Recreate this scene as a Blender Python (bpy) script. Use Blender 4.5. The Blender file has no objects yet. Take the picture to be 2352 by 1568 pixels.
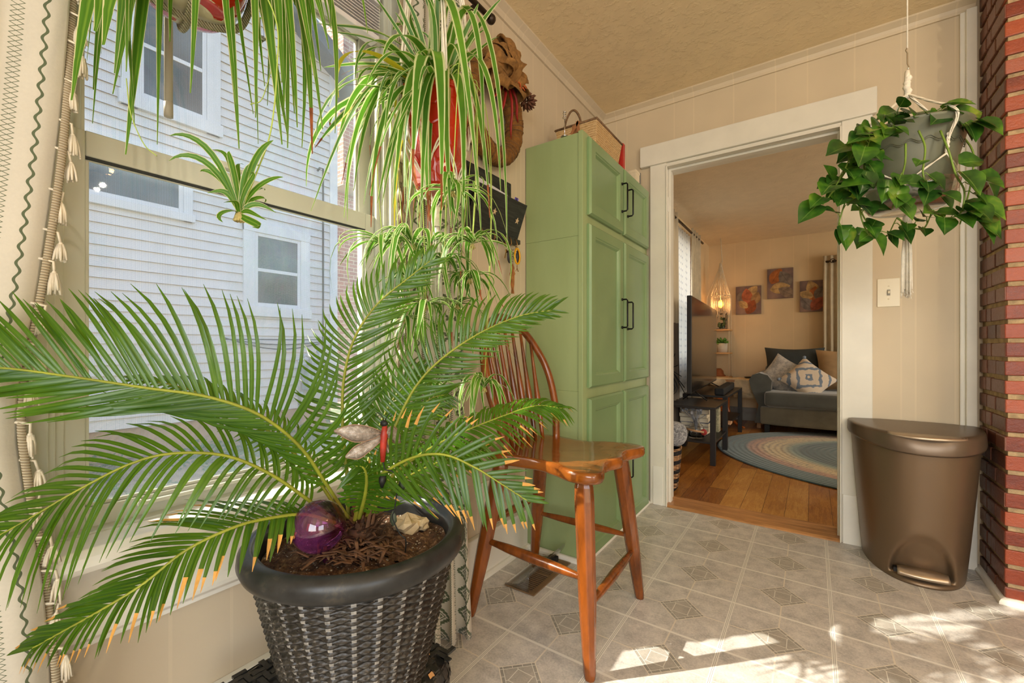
import bpy, math, random
from mathutils import Vector, Matrix
random.seed(7)
R = math.radians
sc = bpy.context.scene
COL = sc.collection
# ------------------------------------------------------------------ camera
CX, CH, FP, HY, YAW = 1.14, 0.96, 996.0, 796.0, R(34.7)
cam_d = bpy.data.cameras.new('camera'); cam = bpy.data.objects.new('camera', cam_d); COL.objects.link(cam)
cam.location = (CX, 0, CH); cam.rotation_euler = (R(90), 0, YAW)
cam_d.sensor_width = 36; cam_d.lens = FP/2352*36; cam_d.shift_y = (HY-784)/2352; cam_d.clip_start = .02; cam_d.clip_end = 200
sc.camera = cam
# ------------------------------------------------------------------ view, sky, sun, lights
sc.view_settings.view_transform = 'Standard'; sc.view_settings.look = 'None'
sc.view_settings.exposure = -0.12; sc.view_settings.gamma = 1; sc.view_settings.use_curve_mapping = False
sc.cycles.max_bounces = 8; sc.cycles.transparent_max_bounces = 24; sc.cycles.diffuse_bounces = 4
sc.cycles.sample_clamp_indirect = 6; sc.cycles.use_denoising = True
SUN_EL = R(37.5); SUN_H = (.745, .667)
w = bpy.data.worlds.new('world'); sc.world = w; w.use_nodes = True
nt = w.node_tree; bg = nt.nodes['Background']
sky = nt.nodes.new('ShaderNodeTexSky'); sky.sky_type = 'NISHITA'; sky.sun_disc = False
sky.sun_elevation = SUN_EL; sky.sun_rotation = math.atan2(-SUN_H[0], -SUN_H[1]); sky.air_density = 1.2; sky.dust_density = 3.0; sky.ozone_density = .6
nt.links.new(sky.outputs[0], bg.inputs[0]); bg.inputs[1].default_value = 0.72
def light(name, kind, loc, energy, color=(1, 1, 1), rot=(0, 0, 0), size=None, size_y=None):
    d = bpy.data.lights.new(name, kind); d.energy = energy; d.color = color
    o = bpy.data.objects.new(name, d); COL.objects.link(o); o.location = loc; o.rotation_euler = rot
    if kind == 'AREA':
        d.shape = 'RECTANGLE'; d.size = size; d.size_y = size_y or size
    elif kind == 'POINT' and size: d.shadow_soft_size = size
    return o
sun = light('sun', 'SUN', (-3, -3, 6), 17.0, (1.0, .93, .80))
sun.rotation_euler = Vector((SUN_H[0]*math.cos(SUN_EL), SUN_H[1]*math.cos(SUN_EL), -math.sin(SUN_EL))).to_track_quat('-Z', 'Y').to_euler()
sun.data.angle = R(.6)
light('rear_fill', 'AREA', (2.1, -2.15, 1.45), 72, (1.0, .97, .93), (R(90), 0, 0), 1.9, 1.5)  # fill light added behind the camera, set at the invented rear opening
light('side_fill', 'AREA', (3.8, -1.1, 1.45), 32, (1.0, .97, .93), (R(90), 0, R(90)), 1.5, 1.3)  # side fill added out of view, placed so the pane does not mirror it
light('living_fill', 'AREA', (3.9, 4.6, 1.4), 52, (1.0, .92, .78), (R(90), 0, R(90)), 2.2, 1.4)  # fill light by the solid right wall of the living room, no window there
light('daylight_living_left', 'AREA', (.04, 4.4, 1.45), 5, (.9, .95, 1.0), (R(90), 0, R(-90)), 1.0, 1.2)
# ------------------------------------------------------------------ helpers
def at(u, v, f):
    """world point on the sight line through photo pixel (u,v) at forward distance f (used once, to measure positions)"""
    a = (u-1176)/FP*f; z = CH+(HY-v)/FP*f; c, s = math.cos(YAW), math.sin(YAW)
    return Vector((CX-s*f+c*a, c*f+s*a, z))
def tag(o, label=None, cat=None, group=None, kind=None):
    if label: o['label'] = label
    if cat: o['category'] = cat
    if group: o['group'] = group
    if kind: o['kind'] = kind
    return o
def thing(name, label, cat, loc=(0, 0, 0), rz=0, group=None):
    o = bpy.data.objects.new(name, None); COL.objects.link(o); o.empty_display_size = .05
    o.location = loc; o.rotation_euler = (0, 0, rz)
    return tag(o, label, cat, group)
class MB:
    """mesh builder: collects shapes, links them as one object"""
    def __init__(s): s.v = []; s.f = []; s.m = []; s.sm = []; s.uv = []
    def add(s, vs, fs, mi=0, smooth=True, uvs=None):
        n = len(s.v); s.v += [tuple(p) for p in vs]
        for k, f in enumerate(fs):
            s.f.append(tuple(n+i for i in f)); s.m.append(mi); s.sm.append(smooth)
            s.uv.append([uvs[i] for i in f] if uvs else [(0, 0)]*len(f))
        return s
    def box(s, a, b, mi=0, M=None):
        x0, y0, z0 = a; x1, y1, z1 = b
        if x0 > x1: x0, x1 = x1, x0
        if y0 > y1: y0, y1 = y1, y0
        if z0 > z1: z0, z1 = z1, z0
        vs = [Vector(p) for p in ((x0,y0,z0),(x1,y0,z0),(x1,y1,z0),(x0,y1,z0),(x0,y0,z1),(x1,y0,z1),(x1,y1,z1),(x0,y1,z1))]
        if M: vs = [M @ p for p in vs]
        return s.add(vs, [(0,3,2,1),(4,5,6,7),(0,1,5,4),(1,2,6,5),(2,3,7,6),(3,0,4,7)], mi, False)
    def prism(s, poly, a, b, axis='z', mi=0, smooth=False):
        """poly = 2D outline, extruded along axis from a to b"""
        def p3(p, h): return {'z': (p[0], p[1], h), 'y': (p[0], h, p[1]), 'x': (h, p[0], p[1])}[axis]
        n = len(poly); vs = [p3(p, a) for p in poly]+[p3(p, b) for p in poly]
        fs = [tuple(range(n-1, -1, -1)), tuple(range(n, 2*n))]
        s.add(vs, fs, mi, False); s.add(vs, [(i, (i+1) % n, n+(i+1) % n, n+i) for i in range(n)], mi, smooth)
        return s
    def tube(s, pts, r, seg=8, mi=0, cap=True, smooth=True, closed=False, flat=1.0):
        pts = [Vector(p) for p in pts]; n = len(pts)
        rr = r if isinstance(r, (list, tuple)) else [r]*n
        vs = []; up = None
        for i, p in enumerate(pts):
            if closed: t = pts[(i+1) % n]-pts[i-1]
            else: t = pts[min(i+1, n-1)]-pts[max(i-1, 0)]
            if t.length < 1e-9: t = Vector((0, 0, 1))
            t.normalize()
            if up is None:
                up = Vector((0, 0, 1)) if abs(t.z) < .9 else Vector((1, 0, 0))
            up = up-t*up.dot(t)
            if up.length < 1e-6: up = t.orthogonal()
            up.normalize(); b = t.cross(up)
            for k in range(seg):
                a = 2*math.pi*k/seg
                vs.append(p+(up*math.cos(a)*flat+b*math.sin(a))*rr[i])
        fs = []
        for i in range(n if closed else n-1):
            j = (i+1) % n
            for k in range(seg):
                k2 = (k+1) % seg
                fs.append((i*seg+k, i*seg+k2, j*seg+k2, j*seg+k))
        if cap and not closed:
            fs.append(tuple(range(seg-1, -1, -1))); fs.append(tuple((n-1)*seg+k for k in range(seg)))
        return s.add(vs, fs, mi, smooth)
    def lathe(s, prof, seg=32, c=(0, 0, 0), mi=0, M=None, smooth=True, sx=1, sy=1):
        vs = []; uv = []
        for i, (r, z) in enumerate(prof):
            for k in range(seg):
                a = 2*math.pi*k/seg; p = Vector((r*math.cos(a)*sx, r*math.sin(a)*sy, z))
                if M: p = M @ p
                vs.append(p+Vector(c)); uv.append((k/seg, i/len(prof)))
        fs = [(i*seg+k, i*seg+(k+1) % seg, (i+1)*seg+(k+1) % seg, (i+1)*seg+k) for i in range(len(prof)-1) for k in range(seg)]
        return s.add(vs, fs, mi, smooth, uv)
    def ball(s, c, r, seg=12, mi=0, sc3=(1, 1, 1), M=None):
        n = max(4, seg//2)
        pr = [(max(1e-5, math.sin(math.pi*i/n))*r, -math.cos(math.pi*i/n)*r) for i in range(n+1)]
        S = Matrix.Diagonal((*sc3, 1)); S = (M @ S) if M else S
        return s.lathe(pr, seg, c, mi, S)
    def grid(s, fn, nu, nv, mi=0, uvf=None, smooth=True, flip=False):
        vs = []; uv = []
        for j in range(nv+1):
            for i in range(nu+1):
                u, v = i/nu, j/nv; vs.append(fn(u, v)); uv.append(uvf(u, v) if uvf else (u, v))
        fs = [(j*(nu+1)+i, j*(nu+1)+i+1, (j+1)*(nu+1)+i+1, (j+1)*(nu+1)+i) for j in range(nv) for i in range(nu)]
        if flip: fs = [f[::-1] for f in fs]
        return s.add(vs, fs, mi, smooth, uv)
    def ribbon(s, pts, wid, side, fold=.25, mi=0, n0=None):
        """a leaf blade: V folded strip. wid = list of half widths; side = vector or fn(i)->side vector"""
        pts = [Vector(p) for p in pts]; n = len(pts); vs = []; uv = []
        for i, p in enumerate(pts):
            t = (pts[min(i+1, n-1)]-pts[max(i-1, 0)]).normalized()
            sd = Vector(side(i) if callable(side) else side); sd = sd-t*sd.dot(t)
            if sd.length < 1e-5: sd = t.orthogonal()
            sd.normalize(); nr = t.cross(sd)
            if nr.z < 0: nr = -nr
            h = wid[i]; y = i/(n-1)
            vs += [p-sd*h+nr*h*fold, p, p+sd*h+nr*h*fold]; uv += [(0, y), (.5, y), (1, y)]
        fs = []
        for i in range(n-1):
            a = 3*i; fs += [(a, a+1, a+4, a+3), (a+1, a+2, a+5, a+4)]
        return s.add(vs, fs, mi, True, uv)
    def build(s, name, mats, parent=None, bevel=0, seg=2, solid=0, label=None, kind=None, loc=None, sub=0):
        me = bpy.data.meshes.new(name); me.from_pydata(s.v, [], s.f)
        if not isinstance(mats, (list, tuple)): mats = [mats]
        for m in mats: me.materials.append(m.m if isinstance(m, Mat) else m)
        me.polygons.foreach_set('material_index', s.m); me.polygons.foreach_set('use_smooth', s.sm)
        ul = me.uv_layers.new(name='uv'); flat = []
        for q in s.uv:
            for a in q: flat += [a[0], a[1]]
        ul.data.foreach_set('uv', flat); me.update()
        o = bpy.data.objects.new(name, me); COL.objects.link(o)
        if parent:
            o.parent = parent
        if solid:
            md = o.modifiers.new('solid', 'SOLIDIFY'); md.thickness = solid; md.offset = 0
        if bevel:
            md = o.modifiers.new('bevel', 'BEVEL'); md.width = bevel; md.segments = seg; md.limit_method = 'ANGLE'; md.angle_limit = R(40)
        if sub:
            md = o.modifiers.new('sub', 'SUBSURF'); md.levels = sub; md.render_levels = sub
        if label: o['label'] = label
        if kind: o['kind'] = kind
        return o
def struct(name, mb, m, **k):
    o = mb.build(name, m, **k); o['kind'] = 'structure'; return o
def solo(name, mb, m, label, cat, group=None, **k):
    o = mb.build(name, m, **k); return tag(o, label, cat, group)
def copy_tree(o, parent=None):
    c = o.copy(); COL.objects.link(c)
    if parent: c.parent = parent
    for ch in o.children: copy_tree(ch, c)
    return c
def lerp(a, b, t): return a+(b-a)*t
def spline(pts, n):
    """Catmull-Rom through points"""
    P = [Vector(p) for p in pts]; P = [P[0]*2-P[1]]+P+[P[-1]*2-P[-2]]; out = []
    m = len(P)-3
    for k in range(n+1):
        x = k/n*m; i = min(int(x), m-1); t = x-i
        a, b, c, d = P[i:i+4]
        out.append(.5*((2*b)+(c-a)*t+(2*a-5*b+4*c-d)*t*t+(3*b-a-3*c+d)*t*t*t))
    return out
def bez(a, b, c, d, n):
    return [a*(1-t)**3+b*3*t*(1-t)**2+c*3*t*t*(1-t)+d*t**3 for t in [i/n for i in range(n+1)]]
# ------------------------------------------------------------------ materials
def lin(c):
    return tuple((x/255/12.92 if x/255 <= .04045 else ((x/255+.055)/1.055)**2.4) for x in c)+(1,)
class X:
    """shader maths wrapper"""
    nt = None
    def __init__(s, o): s.o = o
    @staticmethod
    def val(n, i, x):
        if isinstance(x, X): X.nt.links.new(x.o, n.inputs[i])
        else: n.inputs[i].default_value = x
    @staticmethod
    def op(k, *a):
        n = X.nt.nodes.new('ShaderNodeMath'); n.operation = k
        for i, x in enumerate(a): X.val(n, i, x)
        return X(n.outputs[0])
    def __add__(s, b): return X.op('ADD', s, b)
    __radd__ = __add__
    def __sub__(s, b): return X.op('SUBTRACT', s, b)
    def __rsub__(s, b): return X.op('SUBTRACT', b, s)
    def __mul__(s, b): return X.op('MULTIPLY', s, b)
    __rmul__ = __mul__
    def __truediv__(s, b): return X.op('DIVIDE', s, b)
    def __abs__(s): return X.op('ABSOLUTE', s)
    def __lt__(s, b): return X.op('LESS_THAN', s, b)
    def __gt__(s, b): return X.op('GREATER_THAN', s, b)
    def fr(s): return X.op('FRACT', s)
    def fl(s): return X.op('FLOOR', s)
    def mx(s, b): return X.op('MAXIMUM', s, b)
    def mn(s, b): return X.op('MINIMUM', s, b)
    def sin(s): return X.op('SINE', s)
class Mat:
    def __init__(s, name, color=(200, 200, 200), rough=.6, metal=0, spec=.5, trans=0, emit=None, es=0, ior=1.45, alpha=1, sheen=0, coat=0):
        s.m = bpy.data.materials.new(name); s.m.use_nodes = True; s.nt = s.m.node_tree; X.nt = s.nt
        s.b = s.nt.nodes['Principled BSDF']; s.out = s.nt.nodes['Material Output']
        b = s.b.inputs; b['Base Color'].default_value = lin(color); b['Roughness'].default_value = rough
        b['Metallic'].default_value = metal; b['Specular IOR Level'].default_value = spec
        b['Transmission Weight'].default_value = trans; b['IOR'].default_value = ior; b['Alpha'].default_value = alpha
        b['Sheen Weight'].default_value = sheen; b['Coat Weight'].default_value = coat
        if emit: b['Emission Color'].default_value = lin(emit); b['Emission Strength'].default_value = es
    def n(s, t): return s.nt.nodes.new(t)
    def co(s, kind='Object'):
        return s.n('ShaderNodeTexCoord').outputs[kind]
    def xyz(s, kind='Object', src=None):
        X.nt = s.nt; q = s.n('ShaderNodeSeparateXYZ'); s.nt.links.new(src or s.co(kind), q.inputs[0])
        return [X(o) for o in q.outputs]
    def noise(s, scale=5, detail=3, rough=.5, kind='Object', stretch=None, out=0):
        X.nt = s.nt
        q = s.n('ShaderNodeTexNoise'); q.inputs['Scale'].default_value = scale; q.inputs['Detail'].default_value = detail; q.inputs['Roughness'].default_value = rough
        src = s.co(kind)
        if stretch:
            mp = s.n('ShaderNodeMapping'); mp.inputs['Scale'].default_value = stretch; s.nt.links.new(src, mp.inputs[0]); src = mp.outputs[0]
        s.nt.links.new(src, q.inputs['Vector']); return X(q.outputs[out])
    def voro(s, scale=20, out='Distance', stretch=None, feature='F1'):
        X.nt = s.nt; q = s.n('ShaderNodeTexVoronoi'); q.inputs['Scale'].default_value = scale; q.feature = feature
        src = s.co('Object')
        if stretch:
            mp = s.n('ShaderNodeMapping'); mp.inputs['Scale'].default_value = stretch; s.nt.links.new(src, mp.inputs[0]); src = mp.outputs[0]
        s.nt.links.new(src, q.inputs['Vector']); return X(q.outputs[out])
    def ramp(s, fac, stops):
        q = s.n('ShaderNodeValToRGB'); s.nt.links.new(fac.o, q.inputs[0]); e = q.color_ramp.elements
        while len(e) < len(stops): e.new(.5)
        for i, (p, c) in enumerate(stops): e[i].position = p; e[i].color = lin(c)
        return q.outputs[0]
    def mix(s, fac, a, b):
        q = s.n('ShaderNodeMix'); q.data_type = 'RGBA'
        if isinstance(fac, X): s.nt.links.new(fac.o, q.inputs[0])
        else: q.inputs[0].default_value = fac
        for i, c in ((6, a), (7, b)):
            if isinstance(c, (tuple, list)): q.inputs[i].default_value = lin(c)
            else: s.nt.links.new(c, q.inputs[i])
        return q.outputs[2]
    def base(s, c): s.nt.links.new(c, s.b.inputs['Base Color']); return s
    def rough(s, x): s.nt.links.new(x.o, s.b.inputs['Roughness']); return s
    def bump(s, h, strength=.3, dist=.005):
        q = s.n('ShaderNodeBump'); q.inputs['Strength'].default_value = strength; q.inputs['Distance'].default_value = dist
        s.nt.links.new(h.o, q.inputs['Height']); s.nt.links.new(q.outputs[0], s.b.inputs['Normal']); return s
    def translucent(s, fac=.4, col=None):
        tr = s.n('ShaderNodeBsdfTranslucent'); mx = s.n('ShaderNodeMixShader'); mx.inputs[0].default_value = fac
        l = s.b.inputs['Base Color'].links
        if col: tr.inputs[0].default_value = lin(col)
        elif l: s.nt.links.new(l[0].from_socket, tr.inputs[0])
        else: tr.inputs[0].default_value = s.b.inputs['Base Color'].default_value
        s.nt.links.new(s.b.outputs[0], mx.inputs[1]); s.nt.links.new(tr.outputs[0], mx.inputs[2]); s.nt.links.new(mx.outputs[0], s.out.inputs[0]); return s
def plain(name, c, rough=.6, var=.08, scale=8, bump=0, bs=60, bd=.002, **k):
    M = Mat(name, c, rough, **k)
    if var:
        d = tuple(max(0, x*(1-var)) for x in c); l = tuple(min(255, x*(1+var)) for x in c)
        M.base(M.ramp(M.noise(scale, 4, .6), [(.3, d), (.7, l)]))
    if bump: M.bump(M.noise(bs, 4, .6), bump, bd)
    return M
def glassy(name, tint=(255, 255, 255), refl=.08, haze=0, hazec=(200, 215, 235), screen=False):
    M = Mat(name); nt_ = M.nt; t = M.n('ShaderNodeBsdfTransparent'); t.inputs[0].default_value = lin(tint)
    g = M.n('ShaderNodeBsdfGlossy'); g.inputs['Roughness'].default_value = .01
    X.nt = nt_; lw = M.n('ShaderNodeLayerWeight'); lw.inputs[0].default_value = .5
    fr = X.op('POWER', X(lw.outputs['Facing']), 5.0)*.9+refl*.5
    mx = M.n('ShaderNodeMixShader'); nt_.links.new(fr.o, mx.inputs[0])
    nt_.links.new(t.outputs[0], mx.inputs[1]); nt_.links.new(g.outputs[0], mx.inputs[2])
    last = mx
    if haze:
        d = M.n('ShaderNodeBsdfDiffuse'); d.inputs[0].default_value = lin(hazec)
        m2 = M.n('ShaderNodeMixShader'); m2.inputs[0].default_value = haze
        if screen:
            x, y, z = M.xyz(); k = 600.
            a = ((y*k).fr() < .24).mx((z*k).fr() < .24); nt_.links.new((a*.9).o, m2.inputs[0])
        else:
            q = M.noise(6, 4, .7, stretch=(1, 1, .3)); nt_.links.new(((q-.45).mx(0)*haze*4).o, m2.inputs[0])
        nt_.links.new(mx.outputs[0], m2.inputs[1]); nt_.links.new(d.outputs[0], m2.inputs[2]); last = m2
    nt_.links.new(last.outputs[0], M.out.inputs[0]); return M.m
def woodm(name, c1, c2, axis=(1, 1, 1), rough=.3, coat=.3, scale=6):
    M = Mat(name, c1, rough, coat=coat)
    q = M.noise(scale, 5, .65, stretch=axis); q2 = M.noise(scale*.4, 2, .5)
    M.base(M.ramp(q*.75+q2*.25, [(.32, c2), (.52, c1), (.7, tuple(min(255, x*1.18) for x in c1))]))
    M.bump(q, .08, .001); return M.m
# ================================================================== MATERIALS OF THE ROOM
def wall_mat(name, c, horiz, grooves):
    """painted wood panelling, vertical grooves at given positions along the wall (0=x,1=y)"""
    M = Mat(name, c, .5); p = M.xyz()[horiz]; g = None
    for q in grooves:
        d = abs(p-q) < .0035; g = d if g is None else g.mx(d)
    nz = M.noise(3, 3); fine = M.noise(90, 3)
    base = M.ramp(nz, [(.3, tuple(x*.97 for x in c)), (.7, tuple(min(255, x*1.02) for x in c))])
    M.base(M.mix(g*.5, base, tuple(min(255, x*1.06) for x in c)))
    M.bump(fine*.15-g*1.0, .5, .003); return M.m
def ceil_mat(name, c):
    M = Mat(name, c, .8)
    a = M.noise(26, 6, .62); b = M.noise(9, 4, .6)
    k = X.op('SMOOTH_MAX', a, .5, .05)
    M.base(M.ramp(b, [(.3, tuple(x*.96 for x in c)), (.7, c)])); M.bump(k, .55, .016); return M.m
GL = [.35, .47, 1.13, 1.30, 1.395, 1.50, 1.575, 1.68, 1.72, 1.83, 1.93, 2.07, 2.16, 2.28, 2.40, 2.47, 2.6, -.1, -.3, -.55, -.8]
m_wall = wall_mat('wall_paint_left', (206, 191, 165), 1, GL)
m_wallb = wall_mat('wall_paint_back', (206, 189, 159), 0, [.10, .17, .46, .57, .78, .98, 1.12, 1.31, 1.48, 1.53, 1.66, 2.1, 2.4, 2.8])
m_wall_liv = wall_mat('wall_paint_living', (214, 190, 150), 0, [.3, .42, .7, .95, 1.1, 1.4, 1.7, 1.9, 2.3])
m_ceil = ceil_mat('ceiling_texture', (232, 210, 168))
m_ceil2 = ceil_mat('ceiling_texture_living', (226, 206, 172))
m_trim = plain('trim_paint', (224, 219, 204), .35, .02, 6, .1, 40)
m_trimw = plain('trim_white', (232, 228, 216), .35, .02, 6, .1, 40)
m_vinyl = plain('vinyl_frame', (200, 201, 186), .35, .015, 4)
def floor_mat():
    M = Mat('sheet_vinyl', (180, 170, 155), .38)
    x, y, z = M.xyz(); P = .3; Q = .3065
    fx = ((x-.596)/P+40).fr(); fy = ((y-1.506)/Q+40).fr()
    cx = abs(fx-.5)*P; cy = abs(fy-.5)*Q; m = cx+cy; q = abs(cx-cy)
    wide = ((cx > P/2-.0065)).mx(cy > Q/2-.0048); seam = abs(cx-(P/2-.0022)) < .0007
    narrow = ((cx < .0024).mx(cy < .0024))*(m > .077)
    ins = m < .079; outline = abs(m-.0785) < .0022
    band = abs(m-.0625) < .0014
    div = ((abs(q-.0625) < .0014).mx(abs(q-.022) < .0013).mx(abs(q-.0) < .0008*0))*(m > .0625)
    sq = cx.mx(cy); rot = abs(sq-.026) < .0012
    spoke = (abs(cx-cy) < .0016)*(sq > .026)*(m < .0625)
    sp2 = ((cx < .0012).mx(cy < .0012))*(sq > .026)*(m < .0625)
    inl = (band.mx(div).mx(rot*(m < .0625)).mx(spoke).mx(sp2*0))*ins
    n1 = M.noise(16, 6, .7); n2 = M.noise(150, 3, .7); mm = n1*.6+n2*.4
    base = M.ramp(mm, [(.36, (166, 163, 158)), (.5, (199, 194, 187)), (.62, (219, 213, 204))])
    inn = M.ramp(mm, [(.38, (158, 153, 144)), (.6, (184, 178, 167))])
    dark = M.ramp(mm, [(.38, (142, 139, 131)), (.6, (168, 163, 153))])
    c = M.mix(ins, base, inn); c = M.mix(ins*(m > .0625), c, dark)
    c = M.mix(narrow, c, (222, 213, 197)); c = M.mix(inl, c, (222, 219, 208)); c = M.mix(outline, c, (224, 215, 199))
    c = M.mix(wide, c, (232, 228, 219)); c = M.mix(wide*seam*(cy < Q/2-.0048), c, (150, 146, 136))
    M.base(c); ln = wide.mx(narrow).mx(inl).mx(outline)
    M.rough(n2*.25+.28); M.bump(ln*-.6+n2*.25, .35, .002); return M.m
m_floor = floor_mat()
def plank_mat():
    M = Mat('old_pine_planks', (170, 105, 45), .32, coat=.15)
    x, y, z = M.xyz(); W = .112
    px = x/W; col = (px+20).fl(); fx = (px+20).fr()
    sh = X.op('FRACT', X.op('MULTIPLY', X.op('SINE', col*12.99), 437.5))
    ys = (y+sh*2.3)/2.6; seg = (ys+5).fl(); fy = (ys+5).fr()
    rnd = X.op('FRACT', X.op('MULTIPLY', X.op('SINE', col*78.2+seg*37.7), 951.3))
    gap = (fx < .018).mx(fy < .0016)
    gr = M.noise(4.5, 6, .7, stretch=(9, .9, 1)); ring = X.op('SINE', gr*46+x*60)*.5+.5; blot = M.noise(3.2, 4, .6)
    f = gr*.34+rnd*.25+blot*.33+ring*.08
    c = M.ramp(f, [(.28, (100, 54, 20)), (.42, (146, 90, 36)), (.56, (178, 122, 54)), (.72, (204, 156, 84))])
    M.base(M.mix(gap, c, (62, 32, 14))); M.rough(blot*.25+.22); M.bump(gr*.2-gap*1., .4, .002); return M.m
m_plank = plank_mat()
# ================================================================== SHELL
H = 2.465; YB = 2.69; XR = 3.9; YR = -2.2
mb = MB(); mb.box((-.12, YR, -.06), (XR, YB+.02, 0)); struct('floor', mb, m_floor)
# ceiling of the kitchen
mb = MB(); mb.box((-.12, YR, H), (XR, YB+.13, H+.08)); struct('ceiling', mb, m_ceil)
# window wall: opening y .165-.925, z .60-2.08
WY0, WY1, WZ0, WZ1 = .165, .93, .60, 2.10
mb = MB()
mb.box((-.14, YR, -.06), (0, WY0, H)); mb.box((-.14, WY1, -.06), (0, YB+.0, H))
mb.box((-.14, WY0, -.06), (0, WY1, WZ0)); mb.box((-.14, WY0, WZ1), (0, WY1, H))
struct('wall_left', mb, m_wall)
# back wall with doorway x .40-1.275, z to 2.07
DX0, DX1, DZ = .418, 1.258, 2.045
mb = MB()
mb.box((-.14, YB, -.06), (DX0-.02, YB+.13, H)); mb.box((DX1+.02, YB, -.06), (XR, YB+.13, H)); mb.box((DX0-.02, YB, DZ+.02), (DX1+.02, YB+.13, H))
struct('wall_back', mb, m_wallb)
# right and rear walls (behind the camera), openings added for fill light
mb = MB(); mb.box((XR, YR, -.06), (XR+.12, -1.85, H)); mb.box((XR, -.35, -.06), (XR+.12, YB+.13, H)); mb.box((XR, -1.85, -.06), (XR+.12, -.35, .8)); mb.box((XR, -1.85, 2.1), (XR+.12, -.35, H))
struct('wall_right', mb, m_wall)
mb = MB(); mb.box((-.14, YR-.12, -.06), (1.1, YR, H)); mb.box((3.1, YR-.12, -.06), (XR+.12, YR, H)); mb.box((1.1, YR-.12, -.06), (3.1, YR, .7)); mb.box((1.1, YR-.12, 2.2), (3.1, YR, H))
struct('wall_front', mb, m_wallb)
# crown moulding: cove profile
def cove(mbb, a, b, axis, sgn, wall, size=.042):
    pr = [(0, 0), (sgn*size, 0), (sgn*size, -.008), (sgn*size*.75, -.014), (sgn*size*.4, -size*.55), (sgn*.012, -size*.85), (sgn*.01, -size*1.15), (0, -size*1.15)]
    poly = [(wall+p[0], H+p[1]) for p in pr]
    if sgn < 0: poly = poly[::-1]
    mbb.prism(poly, a, b, axis=axis, smooth=False)
mb = MB(); cove(mb, YR, YB, 'y', 1, 0); struct('trim_1', mb, m_wall)
mb = MB(); cove(mb, 0, 1.72, 'x', -1, YB); struct('trim_2', mb, m_wallb)
# door casing: flat boards with an overhanging head
mb = MB(); y0 = YB-.022
mb.box((.322, y0, 0), (DX0, YB, DZ+.02)); mb.box((DX1, y0, 0), (1.376, YB, DZ+.02))
struct('trim_3', mb, m_trim, bevel=.003)
mb = MB(); mb.box((.262, YB-.034, DZ+.02), (1.392, YB, 2.19)); struct('trim_4', mb, m_trim, bevel=.005)
# plinth blocks and baseboard bits beside the casing
mb = MB(); mb.box((.34, y0-.004, 0), (.40, YB, .235)); mb.box((1.262, y0-.006, 0), (1.374, YB, .24)); struct('trim_5', mb, m_trimw, bevel=.003)
# jamb lining with stop
mb = MB()
for x0, x1, xs0, xs1 in ((DX0-.02, DX0, DX0, DX0+.014), (DX1, DX1+.02, DX1-.014, DX1)):
    mb.box((x0, YB-.017, 0), (x1, YB+.152, DZ)); mb.box((xs0, YB+.03, 0), (xs1, YB+.075, DZ-.012)); 
mb.box((DX0-.02, YB-.017, DZ), (DX1+.02, YB+.152, DZ+.019)); mb.box((DX0, YB+.03, DZ-.014), (DX1, YB+.075, DZ))
mb.box((DX0-.0, YB-.03, 0), (DX0+.007, YB-.02, DZ)); mb.box((DX1-.007, YB-.03, 0), (DX1, YB-.02, DZ)); mb.box((DX0, YB-.03, DZ-.007), (DX1, YB-.02, DZ))
struct('door_1', mb, m_trim, bevel=.0025)
mb = MB()
for z in (.28, 1.78):
    mb.box((DX0-.004, YB-.004, z), (DX0+.003, YB+.03, z+.09))
mb.build('hinge_plate', m_trimw, bpy.data.objects['door_1'], bevel=.002)
# threshold strip
mb = MB(); mb.prism([(YB-.03, 0), (YB-.026, .006), (YB-.012, .013), (YB+.16, .013), (YB+.16, 0)], DX0, DX1, axis='x')
m_thr = woodm('threshold_wood', (180, 128, 78), (140, 92, 52), (.6, 6, 6), .35, .2, 10)
struct('trim_6', mb, m_thr, bevel=.002)
# baseboards
def board(name, a, b, mats=m_trim, h=.15):
    mbb = MB(); mbb.box(a, (b[0], b[1], h-.012)); mbb.box((a[0], a[1], h-.012), ((a[0]+b[0])/2 if abs(b[0]-a[0]) < abs(b[1]-a[1]) else b[0], b[1] if abs(b[0]-a[0]) < abs(b[1]-a[1]) else (a[1]+b[1])/2, h)); return struct(name, mbb, mats, bevel=.002)
mb = MB(); mb.box((0, YR, 0), (.016, 1.757, .165)); mb.box((0, YR, .165), (.026, 1.757, .185)); struct('baseboard_left', mb, m_trimw, bevel=.004)
mb = MB(); mb.prism([(0, 0), (.018, 0), (.016, .010), (.009, .017), (0, .018)], YR, 1.757, axis='y'); o = struct('trim_7', mb, m_trimw); o.location.x = .016
mb = MB(); mb.box((1.376, YB-.014, 0), (1.70, YB, .13)); struct('baseboard_back', mb, m_trim, bevel=.003)
# vertical trim against the chimney
mb = MB(); mb.box((1.688, YB-.03, 0), (1.722, YB, H-.045)); mb.box((1.672, YB-.012, 0), (1.69, YB, H-.045)); struct('trim_8', mb, m_trimw, bevel=.003)
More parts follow.
